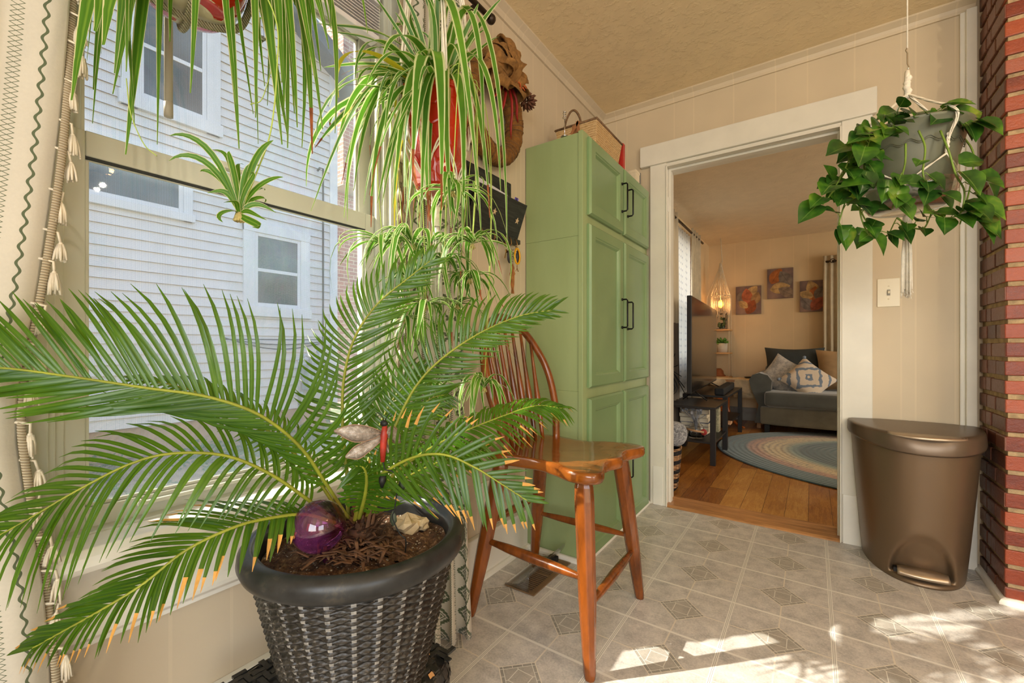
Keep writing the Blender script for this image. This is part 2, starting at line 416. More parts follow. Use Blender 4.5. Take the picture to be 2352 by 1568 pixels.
# ------------------------------------------------------------------ brick chimney breast, real bricks
BX, BY = 1.735, 2.389
def brick_mat(name, stops, rough=.35):
    M = Mat(name, (150, 60, 35), rough); r = M.n('ShaderNodeObjectInfo')
    n1 = M.noise(7, 4, .7, stretch=(1, 1, 3)); n2 = M.noise(70, 4, .75)
    ux, uy, uz = M.xyz('UV')
    M.base(M.ramp(ux*.5+n1*.3+n2*.2, stops)); M.bump(n2+n1*.5, .5, .004); M.rough(n2*.3+.22); return M.m
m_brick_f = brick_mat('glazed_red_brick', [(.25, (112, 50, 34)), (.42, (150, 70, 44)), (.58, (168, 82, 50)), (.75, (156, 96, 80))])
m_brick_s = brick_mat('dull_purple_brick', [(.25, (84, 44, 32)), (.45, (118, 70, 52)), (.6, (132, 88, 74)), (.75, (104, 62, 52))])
m_mortar = plain('mortar', (172, 148, 112), .9, .15, 30, .8, 60, .006)
mb = MB(); mb.box((BX+.009, BY+.009, 0), (3.35, YB, H)); ch = struct('wall_chimney', mb, m_mortar)
fb = MB(); sb = MB(); rnd = random.Random(3)
CRS = .0705; zz = .006; row = 0
def ub(mbb, a, b, j=.0016):
    q0 = len(mbb.uv); k = rnd.random(); mbb.box(tuple(p+rnd.uniform(-j, j) for p in a), tuple(p+rnd.uniform(-j, j) for p in b))
    for q_ in range(q0, len(mbb.uv)): mbb.uv[q_] = [(k, 0)]*4
while zz < H-.02:
    z1 = min(zz+.0525, H)
    # front face (towards the camera)
    off = 0 if row % 2 else -.103
    x = BX+off
    while x < 3.3:
        a = max(x, BX); b = x+.192
        if b-a > .03: ub(fb, (a, BY, zz), (b, BY+.05, z1))
        x += .206
    # side face (towards the doorway)
    y = BY+(.052 if row % 2 == 0 else .1)
    if row % 2 == 0: segs = [(BY+.052, BY+.098), (BY+.108, BY+.205), (BY+.214, YB)]
    else: segs = [(BY+.052, BY+.098), (BY+.109, BY+.15), (BY+.16, BY+.245), (BY+.254, YB)]
    if row % 2 == 0: segs = [(BY+.0, BY+.096), (BY+.106, BY+.2), (BY+.21, YB)]
    else: segs = [(BY+.0, BY+.148), (BY+.158, BY+.212), (BY+.222, YB)]
    for (a, b) in segs:
        ub(sb, (BX-.001, max(a, BY+.003), zz), (BX+.05, b, z1))
    zz += CRS; row += 1
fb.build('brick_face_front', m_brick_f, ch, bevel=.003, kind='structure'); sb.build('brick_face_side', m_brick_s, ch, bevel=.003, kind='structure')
mb = MB(); q = [(0, 0), (-.022, 0), (-.021, .009), (-.015, .017), (-.006, .021), (0, .022)]
def qr(pa, pb, off):  # quarter round from pa to pb (plan), off = outward normal
    vs = [];
    for p in (pa, pb):
        for a, z in q: vs.append((p[0]-off[0]*a+0, p[1]-off[1]*a, z))
    return vs
n = len(q)
path = [((BX, YB), (-1, 0)), ((BX, BY), (-1, -1)), ((3.35, BY), (0, -1))]
vs = []
for p, off in path:
    for a, z in q: vs.append((p[0]-off[0]*a, p[1]-off[1]*a, z))
fs = [(i*n+k, i*n+(k+1) % n, (i+1)*n+(k+1) % n, (i+1)*n+k) for i in range(2) for k in range(n)]
mb.add(vs, fs, 0, False); struct('trim_9', mb, m_trimw)
# ================================================================== WINDOW
m_glass = glassy('window_glass', haze=.06)
m_screen = glassy('insect_screen', haze=.3, hazec=(150, 168, 190), screen=True)
wn = MB()  # casing + jamb
wn.box((-.0, WY0-.10, WZ0-.02), (.02, WY0, WZ1+.12)); wn.box((0, WY1, WZ0-.02), (.02, WY1+.10, WZ1+.12)); wn.box((0, WY0-.11, WZ1), (.024, WY1+.11, WZ1+.12))
wn.box((-.14, WY0-.002, WZ0), (.0, WY0+.012, WZ1)); wn.box((-.14, WY1-.012, WZ0), (0, WY1+.002, WZ1)); wn.box((-.14, WY0, WZ1-.012), (0, WY1, WZ1+.002)); wn.box((-.16, WY0, WZ0-.02), (0, WY1, WZ0+.004))
wn.box((-.03, WY0+.012, WZ0), (-.018, WY0+.026, WZ1)); wn.box((-.03, WY1-.026, WZ0), (-.018, WY1-.012, WZ1)); wn.box((-.03, WY0, WZ1-.026), (-.018, WY1, WZ1-.012))
win = struct('window_1', wn, m_vinyl, bevel=.002)
def sash(name, x, y0, y1, z0, z1, st, bot, top, screen=False):
    s = MB(); d = .03
    s.box((x-d, y0, z0), (x, y0+st, z1)); s.box((x-d, y1-st, z0), (x, y1, z1)); s.box((x-d, y0+st, z0), (x, y1-st, z0+bot)); s.box((x-d, y0+st, z1-top), (x, y1-st, z1))
    g = .007
    s.box((x-.008-g, y0+st, z0+bot), (x-.008, y0+st+g, z1-top)); s.box((x-.008-g, y1-st-g, z0+bot), (x-.008, y1-st, z1-top)); s.box((x-.008-g, y0+st, z0+bot), (x-.008, y1-st, z0+bot+g)); s.box((x-.008-g, y0+st, z1-top-g), (x-.008, y1-st, z1-top))
    o = s.build(name, m_vinyl, win, bevel=.002, kind='structure')
    p = MB(); p.box((x-.018, y0+st, z0+bot), (x-.014, y1-st, z1-top)); p.build('pane', m_glass, o, kind='structure')
    return o
lo = sash('sash', -.032, WY0+.014, WY1-.014, .597, 1.385, .044, .045, .05)
up = sash('sash', -.066, WY0+.014, WY1-.014, 1.345, 2.085, .044, .045, .13)
s = MB(); s.add([(-.112, WY0, WZ0), (-.112, WY1, WZ0), (-.112, WY1, WZ1), (-.112, WY0, WZ1)], [(0, 1, 2, 3)]); s.build('insect_screen', m_screen, win, kind='structure')
s = MB(); s.box((-.032, .30, .626), (-.018, .80, .634)); s.box((-.032, .30, .634), (-.014, .306, .640)); s.box((-.03, .45, 1.385), (-.005, .50, 1.392)); s.box((-.03, .45, 1.392), (-.012, .49, 1.402)); s.build('sash_lift', m_vinyl, lo, bevel=.001, kind='structure')
s = MB(); s.box((-.04, WY0+.012, 1.33), (-.034, WY1-.012, 1.337)); s.build('weather_strip', plain('black_gasket', (40, 44, 44), .6, 0), lo, kind='structure')
# stool and apron
s = MB(); s.prism([(-.03, .601), (.07, .597), (.082, .585), (.084, .568), (.078, .556), (.0, .552), (-.02, .56)], WY0-.13, WY1+.13, axis='y'); 
st_ = struct('trim_10', s, m_trimw, bevel=.002)
for v_ in st_.data.vertices: pass
s = MB(); s.prism([(0, .555), (.02, .555), (.022, .44), (.03, .425), (.03, .415), (.018, .405), (.018, .395), (0, .395)], WY0-.11, WY1+.11, axis='y'); struct('trim_11', s, m_trimw, bevel=.0015)
# raised blind with headrail, tilt wand
m_blind = plain('blind_slat', (226, 222, 226), .4, .02)
bl = thing('window_blind', 'white slatted blind pulled all the way up at the window head', 'blind', (.0, .54, 2.0))
s = MB(); s.box((-.028, -.355, .045), (.012, .355, .088)); s.build('headrail', m_blind, bl, bevel=.002)
for k in range(9):
    s = MB(); z = -.052+k*.0095; s.prism([(-.03, z), (-.008, z+.004), (.016, z+.001), (.016, z-.001), (-.008, z+.002), (-.03, z-.002)], -.35, .35, axis='y'); s.build('slat', m_blind, bl)
s = MB(); s.box((-.028, -.35, -.075), (.014, .35, -.058)); s.build('bottom_rail', m_blind, bl, bevel=.003)
s = MB(); s.tube([(.022, -.2, .05), (.022, -.2, -.1), (.022, -.2, -.54)], .0078, 6); s.lathe([(0, 0), (.0085, 0), (.0085, .03), (.0065, .032)], 8, (.022, -.2, -.555)); s.build('tilt_wand', plain('wand_grey', (168, 160, 140), .5, 0), bl)
# ================================================================== OUTSIDE
m_side = plain('white_siding', (214, 216, 218), .55, .02, 3)
m_oframe = plain('outdoor_white_trim', (214, 220, 226), .45, .02, 3)
m_dark = Mat('outdoor_window_dark', (62, 70, 78), .12); m_dark.base(m_dark.ramp(m_dark.noise(1.4, 3), [(.35, (50, 56, 60)), (.7, (104, 116, 122))]))
m_roof = plain('roof_fascia_grey', (88, 92, 98), .8, .1, 20)
m_found = plain('foundation_concrete', (176, 150, 124), .9, .1, 6)
HX = -4.2
def rake(z): return 3.806-(z-4.71)/.62
def zu(y): return 4.675-.638*(y-3.606)
nb = thing('neighbouring_house', 'white clapboard house with gabled end seen through the window', 'house', (HX, 1.5, 0))
def L(o): return o
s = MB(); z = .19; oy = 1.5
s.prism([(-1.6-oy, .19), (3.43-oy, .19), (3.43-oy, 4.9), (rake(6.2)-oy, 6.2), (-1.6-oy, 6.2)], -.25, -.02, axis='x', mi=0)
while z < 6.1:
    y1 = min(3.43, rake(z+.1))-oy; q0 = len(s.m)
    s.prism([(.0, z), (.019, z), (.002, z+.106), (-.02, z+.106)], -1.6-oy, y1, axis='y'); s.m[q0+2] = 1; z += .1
s.build('clapboard_wall', [m_side, plain('tan_lap_edge', (150, 132, 104), .8, .1, 10)], nb)  # lower faces of the laps take a tan brown material
s = MB(); s.box((-.03, 3.39-oy, .19), (.03, 3.50-oy, 5.0)); s.build('corner_board', m_oframe, nb)
s = MB(); s.prism([(3.85-oy, zu(3.85)-.21), (3.85-oy, zu(3.85)), (.6-oy, zu(.6)), (.6-oy, zu(.6)-.21)], -.3, .28, axis='x'); s.build('roof_rake', m_roof, nb)
s = MB(); s.prism([(3.8-oy, zu(3.8)-.2), (3.8-oy, zu(3.8)-.08), (.6-oy, zu(.6)-.08), (.6-oy, zu(.6)-.2)], -.02, .05, axis='x'); s.build('frieze_board', m_oframe, nb)
s = MB(); s.box((-.3, -1.6-oy, -.6), (-.03, 3.43-oy, .19)); s.build('foundation', m_found, nb)
def owin(y0, y1, z0, z1, c=.16, rail=None, cur=False):
    """y0..z1 = glass size"""
    o0 = MB(); y0 -= oy; y1 -= oy
    o0.box((0, y0-c, z0-c), (.045, y0-.04, z1+c)); o0.box((0, y1+.04, z0-c), (.045, y1+c, z1+c)); o0.box((0, y0-c, z1+.04), (.05, y1+c, z1+c)); o0.box((0, y0-c-.02, z0-c), (.055, y1+c+.02, z0-.04))
    fr = o0.build('window', m_oframe, nb, bevel=.004)
    f = MB(); f.box((-.0, y0-.04, z0-.04), (.034, y0, z1+.04)); f.box((0, y1, z0-.04), (.034, y1+.04, z1+.04)); f.box((0, y0, z0-.04), (.034, y1, z0)); f.box((0, y0, z1), (.034, y1, z1+.04))
    if rail: f.box((0, y0, rail-.02), (.032, y1, rail+.02))
    f.build('sash', m_oframe, fr, bevel=.003)
    p = MB(); p.box((-.0, y0, z0), (.024, y1, z1)); p.build('pane', m_dark, fr)
    return fr
owin(2.47, 2.94, 1.475, 2.25, .16, 1.86)
owin(1.42, 1.908, 3.41, 4.9, .17, 3.88)
owin(.45, 1.70, 2.37, 2.80, .12)
# down pipe, cables, meter
m_pipe = plain('dark_pipe', (66, 60, 58), .5, 0)
s = MB(); s.tube([(HX+.06, 3.19, 3.24), (HX+.07, 3.215, 3.285), (HX+.07, 3.262, 3.29), (HX+.07, 3.262, 3.2), (HX+.07, 3.262, 1.2), (HX+.07, 3.262, .25)], .013, 6)
solo('service_pipe', s, m_pipe, 'thin dark pipe running down the white siding near the house corner', 'pipe')
s = MB()
for a, b, d in ((1.05, 1.02, .05), (1.06, 1.0, .10), (1.04, 1.05, .0)):
    s.tube([(HX+.06, 2.1+i*.14, a+(b-a)*i/8-d*math.sin(math.pi*i/8)) for i in range(9)], .007, 5)
solo('utility_cable', s, m_pipe, 'thin dark cables sagging across the white siding low down', 'cable')
mt = thing('gas_meter', 'grey gas meter with pipes against the foot of the white house', 'meter', (HX+.15, 3.0, 0))
m_met = plain('meter_grey', (168, 178, 180), .5, .1, 10)
s = MB(); s.box((-.09, -.02, .42), (.07, .22, .74)); s.lathe([(0, 0), (.08, 0), (.085, .015), (.07, .03), (0, .03)], 20, (.07, .1, .58), M=Matrix.Rotation(R(90), 4, 'Y')); s.build('meter_body', m_met, mt, bevel=.015)
s = MB(); s.tube([(0, -.1, .05), (0, -.1, .8), (0, -.02, .86), (0, .04, .82), (0, .04, .74)], .02, 8); s.tube([(0, .17, .74), (0, .17, .86), (-.1, .2, .9)], .02, 8); s.lathe([(0, 0), (.05, .0), (.05, .05), (0, .06)], 12, (0, -.1, .35)); s.build('meter_pipe', m_met, mt)
# further brick building
m_obrick = Mat('outdoor_brick', (140, 80, 70), .8); br = m_obrick.n('ShaderNodeTexBrick'); br.inputs['Scale'].default_value = 1; br.inputs['Brick Width'].default_value = .22; br.inputs['Row Height'].default_value = .075; br.inputs['Mortar Size'].default_value = .008
br.inputs['Color1'].default_value = lin((146, 84, 72)); br.inputs['Color2'].default_value = lin((172, 112, 96)); br.inputs['Mortar'].default_value = lin((196, 180, 164))
mp = m_obrick.n('ShaderNodeCombineXYZ'); x_, y_, z_ = m_obrick.xyz(); m_obrick.nt.links.new((y_+x_).o, mp.inputs[0]); m_obrick.nt.links.new(z_.o, mp.inputs[1]); m_obrick.nt.links.new(mp.outputs[0], br.inputs[0]); m_obrick.base(br.outputs[0])
s = MB(); s.box((-7.6, 4.9, -.6), (-6.5, 7.6, 3.9)); s.box((-7.5, 5.0, 3.9), (-6.6, 7.5, 4.05))
solo('brick_building', s, m_obrick, 'weathered red brick wall just beyond the corner of the white house', 'building')
s = MB(); s.box((-7.0, 4.96, 4.05), (-6.2, 6.1, 8.3)); s.box((-7.1, 4.86, 8.3), (-6.1, 6.2, 8.5)); s.box((-6.8, 5.2, 8.5), (-6.4, 5.9, 8.7))
solo('brick_chimney', s, m_obrick, 'pale sunlit brick chimney standing behind the sloping roof edge', 'chimney')
# ground
mg = Mat('yard_ground', (110, 120, 80), .95); n1 = mg.noise(1.3, 5, .65); n2 = mg.noise(14, 5, .7)
mg.base(mg.mix(X.op('GREATER_THAN', n1*.7+n2*.3, .49), mg.ramp(n2, [(.3, (72, 92, 58)), (.7, (116, 134, 92))]), mg.ramp(n2, [(.3, (126, 108, 86)), (.7, (176, 156, 132))]))); mg.bump(n2, .8, .04)
s = MB(); s.grid(lambda u, v: (lerp(HX, -.16, u), lerp(-6, 12, v), -.10-.55*min(1, u*1.6)+.02*math.sin(v*60+u*20)), 12, 40); s.grid(lambda u, v: (lerp(-14, HX, u), lerp(-6, 14, v), -.1-.03*(1-u)), 3, 3)
g = s.build('yard_ground', mg); tag(g, 'patchy grass and bare soil between the window and the white house', 'ground'); g['kind'] = 'structure'
# ivy clumps (stuff)
s = MB(); rn = random.Random(5)
for k in range(1500):
    y = rn.uniform(.2, 3.9); x = HX+.05+abs(rn.gauss(.25, .3)) if rn.random() < .6 else rn.uniform(HX+.3, -1.5)
    if math.sin(y*3.1+x*1.7)+math.sin(y*7.7) < -.1: continue
    u = (x-HX)/(-.16-HX); gz = -.10-.55*min(1, u*1.6); hh = .16*math.exp(-u*4)+.02
    c = Vector((x, y, gz+rn.uniform(0, hh))); r = rn.uniform(.018, .042); a = rn.uniform(0, 6.28); t = Vector((math.cos(a), math.sin(a), rn.uniform(-.4, .8))).normalized(); b = t.orthogonal().normalized()
    s.add([c-t*r, c+b*r*.7, c+t*r, c-b*r*.7], [(0, 1, 2, 3)])
m_ivy = plain('ivy_leaf', (84, 112, 62), .5, .3, 30); solo('ivy', s, m_ivy, 'low green ivy creeping over the soil at the foot of the white house', 'ivy', kind='stuff')
# ================================================================== LIVING ROOM THROUGH THE DOORWAY
LY0, LY1, LX0, LX1, LH = YB+.13, 6.4, -.02, 4.1, 2.33
mb = MB(); mb.box((LX0, YB+.01, -.06), (LX1, LY1, 0)); o = struct('floor_living_room', mb, m_plank)
mb = MB(); mb.box((LX0-.1, LY0-.01, LH), (LX1+.1, LY1+.1, LH+.08)); struct('ceiling_living_room', mb, m_ceil2)
mb = MB(); mb.box((LX0-.1, LY1, -.06), (LX1+.1, LY1+.1, LH+.1)); struct('wall_back_living_room', mb, m_wall_liv)
mb = MB(); mb.box((LX0-.1, LY0, -.06), (LX0, 3.95, LH)); mb.box((LX0-.1, 5.25, -.06), (LX0, LY1, LH)); mb.box((LX0-.1, 3.95, -.06), (LX0, 5.25, .75)); mb.box((LX0-.1, 3.95, 2.05), (LX0, 5.25, LH)); struct('wall_left_living_room', mb, m_wall_liv)
mb = MB(); mb.box((LX1, LY0, -.06), (LX1+.1, LY1, LH)); struct('wall_right_living_room', mb, m_wall_liv)
mb = MB(); mb.box((LX0, LY1-.016, 0), (LX1, LY1, .17)); mb.box((LX0, LY1-.02, .15), (LX1, LY1, .165)); struct('baseboard_back_living_room', mb, plain('base_grey', (150, 146, 138), .5), bevel=.003)
mb = MB(); mb.box((LX0, LY0, 0), (LX0+.016, LY1, .17)); struct('baseboard_left_living_room', mb, m_trim, bevel=.003)
mb = MB(); mb.box((LX0-.1, 3.95, .75), (LX0+.0, 4.0, 2.05)); mb.box((LX0-.1, 5.2, .75), (LX0, 5.25, 2.05)); mb.box((LX0-.1, 4.0, .75), (LX0, 5.2, .8)); mb.box((LX0-.1, 4.0, 2.0), (LX0, 5.2, 2.05)); mb.box((LX0-.06, 4.0, 1.38), (LX0-.03, 5.2, 1.43)); w2 = struct('window_2', mb, m_trim)
mb = MB(); mb.box((LX0-.05, 4.0, .8), (LX0-.045, 5.2, 2.0)); mb.build('pane', m_glass, w2, kind='structure')
# ---- braided rug
M = Mat('braided_wool', (100, 120, 125), .95, sheen=.3); x, y, z = M.xyz(); r = X.op('SQRT', (x/1.66)*(x/1.66)+(y/1.28)*(y/1.28)); bn = M.noise(40, 3); r2 = r+(bn-.5)*.012
c = M.ramp(r2, [(0, (206, 184, 140))]+[(a, col) for a, col in ((.30, (206, 184, 140)), (.36, (196, 150, 118)), (.42, (84, 106, 108)), (.58, (74, 96, 100)), (.62, (128, 150, 140)), (.68, (210, 190, 146)), (.75, (214, 194, 152)), (.79, (190, 148, 122)), (.83, (182, 140, 118)), (.85, (92, 118, 120)), (1, (84, 110, 114)))])
br_ = X.op('SINE', r*210.); c = M.mix((bn > .56)*.35, c, (60, 76, 80)); M.base(c); M.bump(br_*.5+M.noise(120, 2)*.4, .7, .006)
s = MB(); s.lathe([(0.001, .014), (.3, .014), (.6, .014), (.9, .014), (.985, .013), (1.0, .007), (.99, 0)], 96, sx=1.66, sy=1.28)
rug = solo('oval_braided_rug', s, M, 'large oval braided rug in blue grey with cream and rust rings', 'rug'); rug.location = (2.02, 4.78, .0)
# ---- TV tables
m_blk = Mat('black_laminate', (34, 31, 30), .45); m_blk.bump(m_blk.noise(60, 3), .1, .001)
def tv_table(name, label, y0, y1, x0, x1, h, shelf):
    t = thing(name, label, 'table', ((x0+x1)/2, (y0+y1)/2, 0), 0, None); hx, hy = (x1-x0)/2, (y1-y0)/2
    s = MB(); s.box((-hx, -hy, h-.02), (hx, hy, h)); s.build('table_top', m_blk, t, bevel=.002)
    s = MB(); s.box((-hx+.01, -hy+.01, shelf), (hx-.01, hy-.01, shelf+.016)); s.build('lower_shelf', m_blk, t, bevel=.002)
    for a in (-1, 1):
        for b in (-1, 1):
            s = MB(); s.box((a*hx, b*hy, 0), (a*(hx-.04), b*(hy-.04), h-.02)); s.build('leg', m_blk, t, bevel=.002)
    return t
tv_table('low_black_table', 'low black open table nearest the doorway, holding a glass jar and books', 3.79, 4.42, .10, .50, .47, .17)
tv_table('low_black_table', 'low black open table behind the nearer one, under the television end', 4.46, 5.50, .09, .49, .50, .20)
# ---- television
tv = thing('television', 'large flat black television on the low black tables', 'television', (.245, 4.70, .0), R(3.2))
m_scr = Mat('tv_screen', (46, 42, 38), .12); m_bz = Mat('tv_bezel', (20, 20, 20), .35)
s = MB(); s.box((-.02, -.87, .565), (.016, .87, 1.39)); s.box((-.05, -.4, .6), (-.02, .4, 1.0)); s.build('tv_body', m_bz, tv, bevel=.004)
s = MB(); s.box((.016, -.86, .578), (.018, .86, 1.382)); s.build('screen', m_scr, tv)
for b in (-.62, .45):
    s = MB(); s.tube([(0, b, .57), (.10, b+.03, .487 if b < 0 else .517)], .006, 6); s.tube([(0, b, .57), (-.10, b+.03, .487 if b < 0 else .517)], .006, 6); s.build('foot', m_bz, tv)
s = MB(); s.box((-.04, -.44, -.0), (.045, .44, .065)); sb_ = solo('soundbar', s, plain('soundbar_fabric', (36, 36, 38), .8, .1, 60), 'dark grey soundbar lying on the low table in front of the television', 'speaker', bevel=.012); sb_.location = (.40, 4.92, .501); sb_.rotation_euler.z = R(2)
s = MB()
for k in range(5):
    s.tube(spline([(.16+.02*k, 3.90+.03*k, .9-.1*k), (.12, 3.86+.02*k, .75), (.15+.03*math.sin(k), 3.93, .6), (.11, 3.9, .50), (.16, 4.0, .476)], 14), .0035, 5)
solo('tangled_cables', s, m_bz, 'loop of black cables hanging behind the near edge of the television', 'cable')
# ---- books and jar on the lower shelves
bc = [(104, 110, 128), (196, 186, 164), (70, 84, 116), (206, 196, 176), (176, 160, 132), (204, 194, 170)]
zz = .187
names_b = ['topmost', 'second from top', 'third from top', 'third from bottom', 'second from bottom', 'bottom']
for k in range(6):
    s = MB(); h = .034+.006*(k % 2); s.box((-.115, -.15, 0), (.115, .15, h)); b = solo('book', s, plain('book_cover_%d' % k, bc[k], .6, .1, 20), 'pale or blue book in the flat pile on the black table shelf, %s' % names_b[5-k], 'book', 'books piled flat on the black table shelf', bevel=.003); b.location = (.27+.008*(k % 3), 4.2, zz); b.rotation_euler.z = R((-4, 3, 0, 5, -2, 2)[k])
    pg = MB(); pg.box((-.11, -.152, .004), (.117, .145, h-.004)); pg.build('page_block', plain('pages', (222, 212, 188), .8), b); zz += h+.0005
for k in range(4):
    s = MB(); s.box((-.095, 0, 0), (.095, .022+.004*(k % 2), .21+.012*(k % 3))); b = solo('book', s, plain('ub_%d' % k, (190-12*k, 178-9*k, 148-8*k), .6, .3, 60), 'cream upright book between the flat pile and the table leg, %s' % ['first beside the pile', 'second from the pile', 'third from the pile', 'fourth, by the leg'][k], 'book', 'upright books on the black table shelf', bevel=.002); b.location = (.35, 4.36-.029*k+.002, .187); b.rotation_euler.z = 0
m_gl = Mat('clear_glass', (255, 255, 255), .02, trans=1.0, ior=1.3)
jar = thing('glass_jar_vase', 'glass jar with dried flowers and a small driftwood collar on the black table shelf', 'vase', (.33, 3.92, .187))
s = MB(); s.lathe([(.0, 0), (.055, 0), (.062, .01), (.062, .09), (.045, .115), (.022, .135), (.022, .16), (.026, .165), (.022, .165), (.018, .16), (.018, .135), (.04, .112), (.058, .088), (.058, .012), (0, .006)], 20); s.build('jar', m_gl, jar)
s = MB(); s.tube([(-.09, -.02, .075), (0, -.066, .07), (.07, -.05, .062)], .009, 6); s.build('driftwood', plain('driftwood', (190, 150, 110), .7), jar)
s = MB(); s.ball((.066, -.035, .06), .028, 8, sc3=(1, .5, 1)); s.build('red_trim', plain('red_bit', (168, 56, 50), .6), jar)
s = MB(); rn = random.Random(2)
for k in range(26):
    a = rn.uniform(0, 6.28); r = rn.uniform(.03, .13); t = Vector((math.cos(a)*r*.8-.02, math.sin(a)*r, rn.uniform(.2, .27))); s.tube([(0, 0, .03), (t.x*.2, t.y*.2, .15), tuple(t)], .0018, 4); s.ball(tuple(t), rn.uniform(.006, .015), 6)
s.build('dried_flowers', plain('dried_flower', (132, 136, 142), .8, .35, 20), jar)
s = MB(); s.prism([(-.06, 0), (-.05, .018), (.0, .03), (.045, .026), (.08, .014), (.07, 0)], -.03, .03, axis='x'); w_ = solo('wooden_slipper_shape', s, plain('pale_wood', (206, 160, 122), .6), 'small pale wooden wedge sticking out from the black table shelf', 'ornament', bevel=.006); w_.location = (.47, 4.62, .2165)
# curved wooden piece
m_org = woodm('orange_wood', (176, 92, 34), (120, 54, 18), (1, 1, 4), .3, .3)
s = MB(); s.tube(spline([(.50, 5.62, .0+.03), (.42, 5.66, .05), (.33, 5.7, .16), (.28, 5.72, .34), (.27, 5.74, .5)], 16), [.012]*3+[.018]*6+[.028]*8, 8); s.box((.20, 5.70, .16), (.33, 5.76, .46)); solo('curved_wooden_stand', s, m_org, 'orange wooden piece with a curved foot behind the far black table', 'furniture', bevel=.004)
# ---- side table with cloth
sd = thing('side_table', 'small wooden side table with a driftwood edge beside the sofa arm', 'table', (.40, 6.02, 0))
m_tan = plain('tan_wood', (176, 128, 82), .5, .12, 12)
s = MB(); s.prism([(-.33, -.16), (-.1, -.20), (.2, -.17), (.30, -.1), (.29, .2), (-.33, .22)], .535, .56); s.build('table_top', m_tan, sd, bevel=.004)
for a in (-.25, .22):
    for b in (-.12, .15):
        s = MB(); s.box((a-.02, b-.02, 0), (a+.02, b+.02, .535)); s.build('leg', m_tan, sd)
s = MB(); s.grid(lambda u, v: (lerp(-.30, .22, u), -.19-.012*math.sin(u*25)*(v), .566-.0-(v**1.2)*(.07+.09*(u > .45)*1.0+.02*math.sin(u*9))), 40, 8, 0); s.grid(lambda u, v: (lerp(-.30, .22, u), lerp(.15, -.19, v), .5665+.004*math.sin(u*14+v*7)), 30, 8)
for k in range(36):
    u = .5+.5*k/36; x0 = lerp(-.30, .22, u); s.tube([(x0, -.195, .41), (x0+.004, -.2, .35)], .003, 4)
cl = solo('table_runner', s, plain('runner_cloth', (206, 186, 152), .9, .18, 7), 'cream fringed runner with tan patches draped over the small side table', 'cloth', solid=.004); cl.location = (.40, 6.02, 0)
s = MB(); s.lathe([(0, 0), (.055, 0), (.062, .012), (.058, .014), (.05, .006), (0, .006)], 20); ds = solo('dark_dish', s, m_bz, 'small dark round dish on the side table runner', 'dish'); ds.location = (.50, 6.12, .572)
# ---- sofa
m_sofa = plain('sofa_microfibre', (88, 90, 86), .9, .1, 5, .3, 90, .002, sheen=.6); m_sofa2 = plain('sofa_base_olive', (104, 98, 82), .9, .12, 5, .3, 90, .002, sheen=.5)
so = thing('sofa', 'grey green microfibre sofa with a curved arm against the far wall', 'sofa', (.66, 5.55, 0))
def pillow_mesh(w, h, d, n=14, pinch=.92):
    mbb = MB()
    def f(sg):
        def g(u, v):
            x, y = 2*u-1, 2*v-1; e = (1-x**4)*(1-y**4); k = 1-.10*(abs(x)**2*(1-abs(y)**2)+abs(y)**2*(1-abs(x)**2))
            return Vector((x*w/2*k, sg*d/2*max(0, e)**.55, y*h/2*k))
        return g
    mbb.grid(f(1), n, n, flip=True); mbb.grid(f(-1), n, n); return mbb
def rbox(mbb, a, b, r=.05, n=3):
    """rounded cushion box"""
    cx_, cy_, cz = [(p+q)/2 for p, q in zip(a, b)]; hx, hy, hz = [abs(q-p)/2 for p, q in zip(a, b)]
    N = 14
    for ax in range(3):
        for sg in (-1, 1):
            def f(u, v):
                p = [0, 0, 0]; p[ax] = sg; p[(ax+1) % 3] = 2*u-1; p[(ax+2) % 3] = 2*v-1
                hh = (hx, hy, hz); q = [p[i]*hh[i] for i in range(3)]; c0 = [max(-hh[i]+r, min(hh[i]-r, q[i])) for i in range(3)]
                d = Vector([q[i]-c0[i] for i in range(3)])
                if d.length > 1e-6: d = d.normalized()*r
                return (cx_+c0[0]+d.x, cy_+c0[1]+d.y, cz+c0[2]+d.z)
            mbb.grid(f, N, N, flip=(sg < 0))
s = MB(); rbox(s, (0, 0, .09), (2.0, .80, .30), .03); s.build('sofa_base', m_sofa2, so)
for k in range(2):
    s = MB(); rbox(s, (.04+k*.93, -.03, .295), (.96+k*.93, .7, .47), .045); s.build('seat_cushion', m_sofa, so)
s = MB()
def arm(u, v):
    a = u*math.pi*1.0; return (-.01+.10-.13*math.cos(a)*1.0, lerp(.02, .78, v), .52+.13*math.sin(a)+.03*v)
s.prism([(-.06, .10), (-.02, .30), (-.10, .50), (-.115, .58), (-.08, .64), (-.01, .665), (.07, .64), (.11, .58), (.10, .46), (.10, .10)], .06, .80, axis='y', smooth=True); s.build('arm', m_sofa, so, bevel=.02, seg=3)
s = MB(); rbox(s, (.0, .62, .3), (2.0, .78, .74), .05); s.build('back', m_sofa, so)
for a in (.04, 1.85):
    for b in (.05, .7):
        s = MB(); s.box((a, b, 0), (a+.05, b+.05, .09)); s.build('foot', m_bz, so)
def cushion(name, label, w, h, d, loc, rot, m, **k):
    o = solo(name, pillow_mesh(w, h, d), m, label, 'pillow'); o.location = loc; o.rotation_euler = rot; return o
cushion('back_pillow', 'dark slate square pillow standing at the sofa back', .60, .48, .20, (.96, 6.08, .715), (R(-10), 0, R(0)), plain('slate_fabric', (62, 68, 70), .9, .08, 6, .3, 80))
cushion('back_pillow', 'tan beige square pillow standing beside the dark slate one', .56, .46, .20, (1.45, 5.96, .70), (R(-10), 0, R(0)), plain('tan_fabric', (178, 150, 114), .9, .08, 6, .3, 80))
